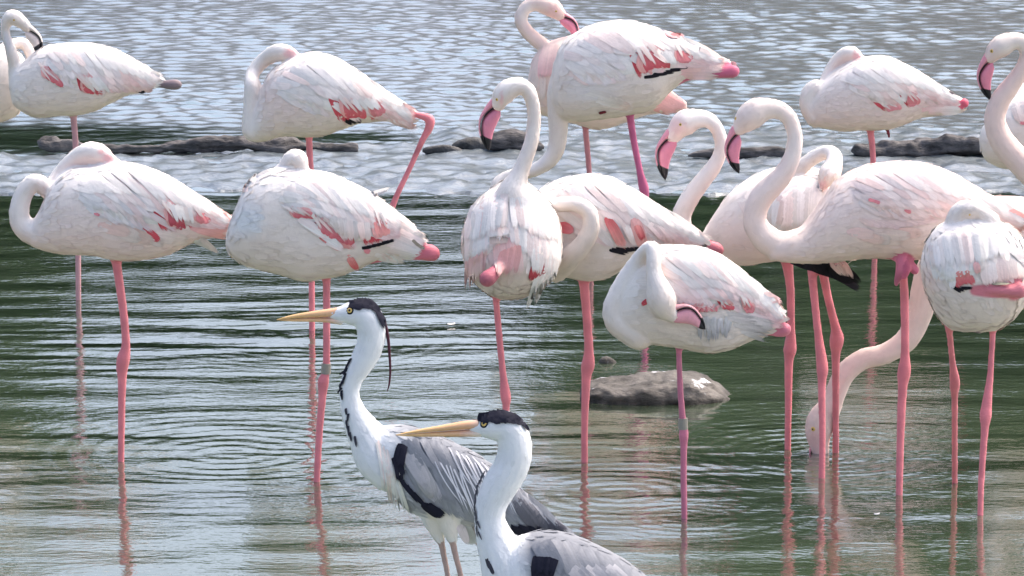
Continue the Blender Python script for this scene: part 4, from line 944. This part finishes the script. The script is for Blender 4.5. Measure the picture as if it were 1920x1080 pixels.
b.tail([(1000, 330), (960, 500)], [(1200, 425), (1215, 560)], 7, 54, WHITE, LPINK)
b.wedge([(860, 465), (920, 470)], [(850, 425), (890, 430)], 3, 34); b.wedge([(985, 490), (1035, 490)], [(970, 400), (1000, 430)], 2, 44, ROSE, RED); b.wedge([(600, 480), (830, 480)], [(600, 440), (820, 450)], 6, 18, ROSE, RED)
b.bill((545, 494), (748, 578), mirror=True, dd=-225, tipk=.74, width=.95, fat=1.3, pale=(.80, .36, .42))
b.ring(1280.5, 784, 1281, 805, 9)

b = Bird("flamingo", "round white flamingo at the right edge seen from behind on two legs", "flamingo", 955, (1300, 260, 2.842), group=FG, foot_x=1815)
b.rear = np.array((0.45, -0.7, -0.5)); b.rear /= np.linalg.norm(b.rear)
b.torso([(1370, 432, 1600, 430, 80), (1290, 480, 1700, 470, 150), (1238, 560, 1770, 550, 205), (1210, 660, 1810, 660, 240), (1222, 770, 1808, 770, 245), (1258, 865, 1780, 860, 220), (1305, 955, 1710, 955, 170), (1360, 1015, 1620, 1018, 90)], p=2.2, off=10)
b.neck([(1420, 540, 110, 20), (1405, 450, 66, 0), (1432, 388, 54, -20), (1482, 380, 50, -30), (1532, 396, 42, -30), (1585, 440, 50, -20)])
b.leg([(1779, 612, 8), (1781, 630, 5.8), (1786, 680, 6), (1790, 712, 9.5), (1790, 728, 9), (1790, 755, 6), (1790, 905, 5.5)], 905)
b.leg([(1862, 612, 7), (1861, 630, 5.4), (1857, 700, 5.8), (1850, 760, 9.5), (1848, 780, 11), (1846, 810, 7), (1840, 900, 5.8), (1838, 966, 5.5)], 966)
b.leg([(1500, 800, 24, -200), (1620, 808, 24, -225), (1700, 812, 30, -225), (1738, 808, 44, -215)], full=False, col=(0.74, .24, .29))
b.blob(1480, 395, 60, 30, CREAM, .7); b.blob(1500, 940, 200, 70, CREAM, .6); b.blob(1260, 740, 50, 80, BLUSH, .7); b.blob(1640, 700, 120, 80, BLUSH, .7)
b.body(n_plume=500)
b.start_wing([(1270, 540), (1340, 470), (1480, 450), (1600, 480)], [(1260, 700), (1360, 800), (1480, 760), (1620, 700)], thick=.012)
b.row([(1260, 560), (1360, 480), (1500, 470), (1640, 480)], [(1270, 700), (1370, 700), (1520, 680), (1660, 640)], 15, 40, WHITE, layer=3, point=.3)
b.row([(1270, 620), (1380, 620), (1500, 600)], [(1290, 760), (1390, 770), (1520, 740)], 11, 40, WHITE, layer=2, point=.3)
b.row([(1370, 690), (1440, 680)], [(1410, 800), (1510, 770)], 4, 46, SALMON, RED, layer=3.5); b.row([(1350, 770), (1420, 800)], [(1420, 825), (1500, 790)], 4, 18, BLACK, layer=1.5)
b.row([(1360, 660), (1380, 690)], [(1390, 800), (1380, 810)], 3, 34, WHITE, layer=5); b.row([(1500, 640), (1510, 650)], [(1510, 720), (1520, 715)], 2, 30, LPINK, layer=5)
b.tail([(1540, 640), (1740, 620)], [(1560, 790), (1760, 750)], 7, 64, WHITE, BLUSH, layer=2)
b.row([(1570, 770), (1640, 770)], [(1690, 775), (1700, 785)], 2, 16, (.35, .33, .25), layer=5, parent=b.tail_obj)
b.row([(1690, 580), (1740, 640)], [(1760, 640), (1790, 690)], 4, 40, WHITE, (.6, .55, .55), layer=3, parent=b.tail_obj)
b.eye(1472, 405, 7, pupil=.3)

# ------------------------------------------------------------------ the two herons in front
HW = (0.84, 0.87, 0.90); HG = (0.25, 0.265, 0.30); HD = (0.16, 0.165, 0.19); HB = (0.014, 0.015, 0.03); HGL = (0.36, 0.375, 0.41)
def heron_bill(b, U, G, L, w):
    c1 = np.array((0.73, 0.42, 0.27)); c2 = np.array((0.76, 0.50, 0.20))
    cu = lambda t: tuple((np.array((0.62, 0.46, 0.36)) * (1 - t / .15) + c1 * t / .15) if t < .15 else (c1 * (1 - t) + c2 * t))
    cl = lambda t: tuple((np.array((0.78, 0.72, 0.62)) * (1 - t / .3) + c1 * 1.05 * t / .3) if t < .3 else (c1 * (1 - t) + c2 * t))
    m = b.loft("bill", U, G, w, cu, b.root); b.loft("lower_mandible", [(x, y + 1.5) for x, y in G], L, w, cl, m)

b = Bird("heron", "grey heron with long black head plume, standing at the water behind the other heron", "heron", 1165, (700, 740, 3.176), base=HGL, back=HG, group="two grey herons", foot_x=860)
def h1(x, y): return ((500 + x / 3.375 - 700) * 3.176, (540 + y / 3.375 - 740) * 3.176)
q = 3.176 / 3.375
b.torso([(-40, 230, 10, 420, 80), (50, 190, 90, 560, 135), (180, 180, 210, 690, 165), (320, 217, 340, 735, 172), (460, 277, 470, 765, 165), (600, 347, 590, 790, 140), (740, 442, 720, 812, 110), (880, 562, 860, 826, 80), (1000, 670, 980, 828, 50), (1110, 757, 1090, 830, 28), (1182, 826, 1175, 838, 10)])
b.neck([(*h1(420, 165), 34 * q), (*h1(470, 165), 52 * q), (*h1(540, 160), 76 * q), (*h1(610, 165), 92 * q), (*h1(655, 225), 96 * q), (*h1(662, 310), 90 * q), (*h1(640, 400), 85 * q), (*h1(590, 490), 76 * q), (*h1(540, 580), 66 * q), (*h1(524, 670), 63 * q), (*h1(540, 760), 74 * q), (*h1(580, 850), 95 * q), (*h1(640, 950), 125 * q), (*h1(710, 1060), 160 * q), (120, 420, 170)])
b.neck([(330, 650, 90), (350, 740, 62), (385, 830, 40), (406, 885, 22)])
b.leg([(408, 895, 19), (420, 960, 17), (440, 1060, 16), (450, 1180, 16), (455, 1330, 15), (458, 1365, 14)], full=False, col=(0.50, .36, .31))
b.neck([(430, 650, 100, -60), (445, 740, 66, -60), (462, 830, 44, -60), (474, 885, 22, -60)])
b.leg([(476, 895, 19, -60), (490, 960, 17, -60), (520, 1080, 16, -60), (530, 1200, 16, -60), (535, 1350, 15, -60)], full=False, col=(0.52, .37, .32))
b.legs[0] = (b.legs[0][0], b.legs[0][1], np.array((0.52, .38, .33))); 
for i, (cx, cy, rx, ry) in enumerate([(365, 770, 70, 110), (455, 780, 80, 120)]): b.blob(cx, cy, rx, ry, (.84, .80, .72), 1.0)
b.body(voxel=.0045, n_plume=300, neck_col=HW, neck_dir=1, n_neck=700)
b.auto_wing([(150, 250), (300, 235), (450, 290), (600, 360), (740, 455), (880, 575), (1010, 690), (1150, 805)], [(180, 500), (260, 620), (380, 690), (500, 740), (620, 770), (760, 800), (900, 815), (1080, 825)], 10, 4, 74, [], c_top=HG, c_low=HGL, tipj=.05)
b.row([(180, 300), (260, 420)], [(330, 560), (420, 660)], 5, 90, HGL, (.46, .45, .47), layer=6)
b.row([(330, 330), (500, 380), (680, 500)], [(520, 660), (640, 760), (800, 780)], 14, 9, (.55, .57, .63), (.76, .77, .82), layer=8, point=.3, bend=.05)
b.row([(430, 300), (560, 350), (700, 430)], [(600, 560), (700, 640), (860, 740)], 13, 8, (.5, .52, .58), (.74, .75, .8), layer=8, point=.3, bend=.05)
b.row([(780, 560), (900, 640)], [(960, 800), (1060, 820)], 6, 60, HD, (.10, .10, .125), layer=6); b.row([(820, 620), (950, 700)], [(1000, 800), (1180, 828)], 6, 50, (.12, .125, .15), (.05, .05, .07), layer=5)
b.row([(780, 780), (960, 790)], [(900, 815), (1020, 800)], 4, 44, HB, layer=8)
b.row([(150, 290), (200, 290)], [(120, 420), (170, 450)], 11, 24, HB, layer=9, point=.5, jit=.07); b.row([(112, 360), (160, 380)], [(150, 530), (180, 490)], 8, 20, HB, layer=9, point=.5, jit=.07)
b.row([(140, 470), (260, 610)], [(230, 600), (350, 680)], 6, 22, HB, layer=9); b.row([(280, 640), (330, 650)], [(400, 715), (435, 715)], 5, 40, HB, layer=9)
b.row([(20, 250), (90, 330)], [(60, 560), (170, 640)], 14, 15, (.85, .84, .80), (.86, .85, .80), layer=3, point=.4); b.row([(60, 400), (150, 500)], [(90, 660), (230, 720)], 13, 13, (.85, .84, .78), layer=5, point=.7)
b.row([(500, 770), (620, 800)], [(560, 890), (680, 900)], 6, 60, HW, layer=.5, point=.4)
# crown, neck streaks and the long plume
hh = b.body_obj
b.row([h1(510, 100), h1(560, 75), h1(620, 70), h1(660, 100)], [h1(600, 130), h1(650, 130), h1(680, 130), h1(715, 165)], 10, 40, HB, layer=4, parent=hh, lift=.001)
b.row([h1(520, 105), h1(600, 75)], [h1(590, 85), h1(690, 120)], 5, 34, HB, layer=4.5, parent=hh, lift=.001); b.row([h1(660, 100), h1(690, 130)], [h1(740, 210), h1(755, 270)], 4, 24, HB, layer=4.5, parent=hh, lift=.001)
b.row([h1(520, 480), h1(480, 590), h1(475, 680)], [h1(490, 540), h1(465, 640), h1(480, 720)], 9, 13, HB, layer=3, parent=hh, lift=.001, jit=.18, point=.4); b.row([h1(545, 430), h1(510, 490)], [h1(520, 480), h1(500, 530)], 3, 12, HB, layer=3, parent=hh, lift=.001)
b.row([h1(490, 740), h1(520, 780), h1(505, 830), h1(525, 910), h1(575, 940)], [h1(500, 790), h1(515, 840), h1(512, 880), h1(530, 945), h1(590, 1030)], 6, 14, (.05, .05, .07), layer=3, parent=hh, lift=.001, jit=.04, point=.4)
S = catmull([(*h1(700, 150), 7), (*h1(745, 220), 8), (*h1(768, 320), 7), (*h1(778, 430), 6), (*h1(782, 530), 5), (*h1(775, 610), 4), (*h1(762, 655), 1.5)], 5)
v, f = tube_mesh([b.pt(a[0], a[1], -10) for a in S], S[:, 2] * 1.35 * b.u, 8); new_mesh("head_plume", v - b.org, f, M_PLUM, b.root, np.array([(0.075, 0.025, 0.04)] * len(v)))
heron_bill(b, [h1(*p) for p in ((470, 118), (400, 130), (280, 148), (160, 170), (62, 199))], [h1(*p) for p in ((500, 188), (400, 186), (280, 188), (160, 194), (62, 201))], [h1(*p) for p in ((470, 235), (400, 220), (280, 214), (160, 212), (62, 203))], [38, 30, 22, 14, 3])
b.eye(*h1(526, 142), 18, pupil=.5, ring=1.4)

b = Bird("heron", "nearest grey heron, cropped by the lower edge, white neck and black crown", "heron", 1370, (700, 740, 3.176), base=HGL, back=HG, group="two grey herons", foot_x=1010)
b.torso([(740, 930, 700, 1130, 110), (870, 845, 820, 1290, 190), (1010, 814, 960, 1420, 228), (1160, 827, 1110, 1480, 236), (1310, 886, 1270, 1500, 220), (1450, 956, 1420, 1500, 190), (1600, 1060, 1570, 1480, 150), (1750, 1200, 1720, 1450, 110), (1900, 1350, 1880, 1440, 60), (2000, 1450, 1990, 1475, 18)])
b.neck([(600, 195, 36), (640, 195, 54), (710, 192, 80), (785, 190, 94), (832, 250, 100), (842, 345, 104), (815, 440, 106), (755, 540, 106), (708, 640, 96), (694, 740, 92), (720, 850, 112), (775, 970, 150), (840, 1110, 190)])
b.leg([(1010, 1430, 70), (1010, 1560, 40), (1010, 1620, 24), (1010, 1900, 17), (1010, 2001, 17)], full=False, col=(0.5, .36, .31)); b.leg([(1090, 1430, 70, 100), (1090, 1560, 40, 100), (1090, 1620, 24, 100), (1090, 1900, 17, 100), (1090, 2001, 17, 100)], full=False, col=(0.5, .36, .31))
b.body(voxel=.0045, n_plume=300, neck_col=HW, neck_dir=1, n_neck=700)
b.auto_wing([(930, 870), (1050, 830), (1180, 850), (1310, 900), (1450, 970), (1600, 1075), (1750, 1210), (1900, 1350)], [(930, 1180), (1040, 1300), (1180, 1380), (1330, 1420), (1480, 1430), (1620, 1430), (1760, 1430), (1890, 1430)], 9, 4, 100, [], c_top=HG, c_low=HGL, tipj=.05)
b.row([(960, 960), (1040, 945), (1100, 960)], [(935, 1060), (1010, 1080), (1075, 1080)], 14, 32, HB, layer=9, point=.5, jit=.07); b.row([(950, 1000), (1080, 1000)], [(940, 1180), (1050, 1150)], 11, 34, HB, layer=8, point=.5, jit=.07)
b.row([(1130, 1010), (1400, 1010)], [(1280, 1150), (1560, 1160)], 7, 70, (.44, .44, .48), HG, layer=7)
hh = b.body_obj
b.row([(610, 140), (680, 110), (760, 105), (830, 125)], [(690, 150), (760, 170), (830, 172), (895, 180)], 11, 44, HB, layer=4, parent=hh, lift=.001); b.row([(620, 130), (740, 100)], [(720, 115), (880, 165)], 6, 36, HB, layer=4.5, parent=hh, lift=.001)
b.row([(870, 160), (885, 170)], [(915, 205), (925, 225)], 3, 18, HB, layer=4.5, parent=hh, lift=.001)
b.row([(665, 440), (625, 530), (605, 620), (612, 720), (630, 820)], [(640, 500), (612, 600), (610, 690), (625, 790), (655, 890)], 13, 9, (.09, .09, .11), layer=3, parent=hh, lift=.001, jit=.14, point=.4)
b.row([(670, 960), (690, 1010)], [(695, 1040), (725, 1075)], 3, 22, (.06, .06, .08), layer=1, parent=hh, lift=.001)
heron_bill(b, [(625, 148), (530, 158), (400, 182), (260, 208), (133, 238)], [(650, 205), (540, 208), (400, 218), (260, 228), (133, 241)], [(640, 250), (540, 250), (400, 250), (260, 250), (133, 244)], [42, 34, 25, 15, 3])
b.eye(660, 172, 20, pupil=.5, ring=1.4)
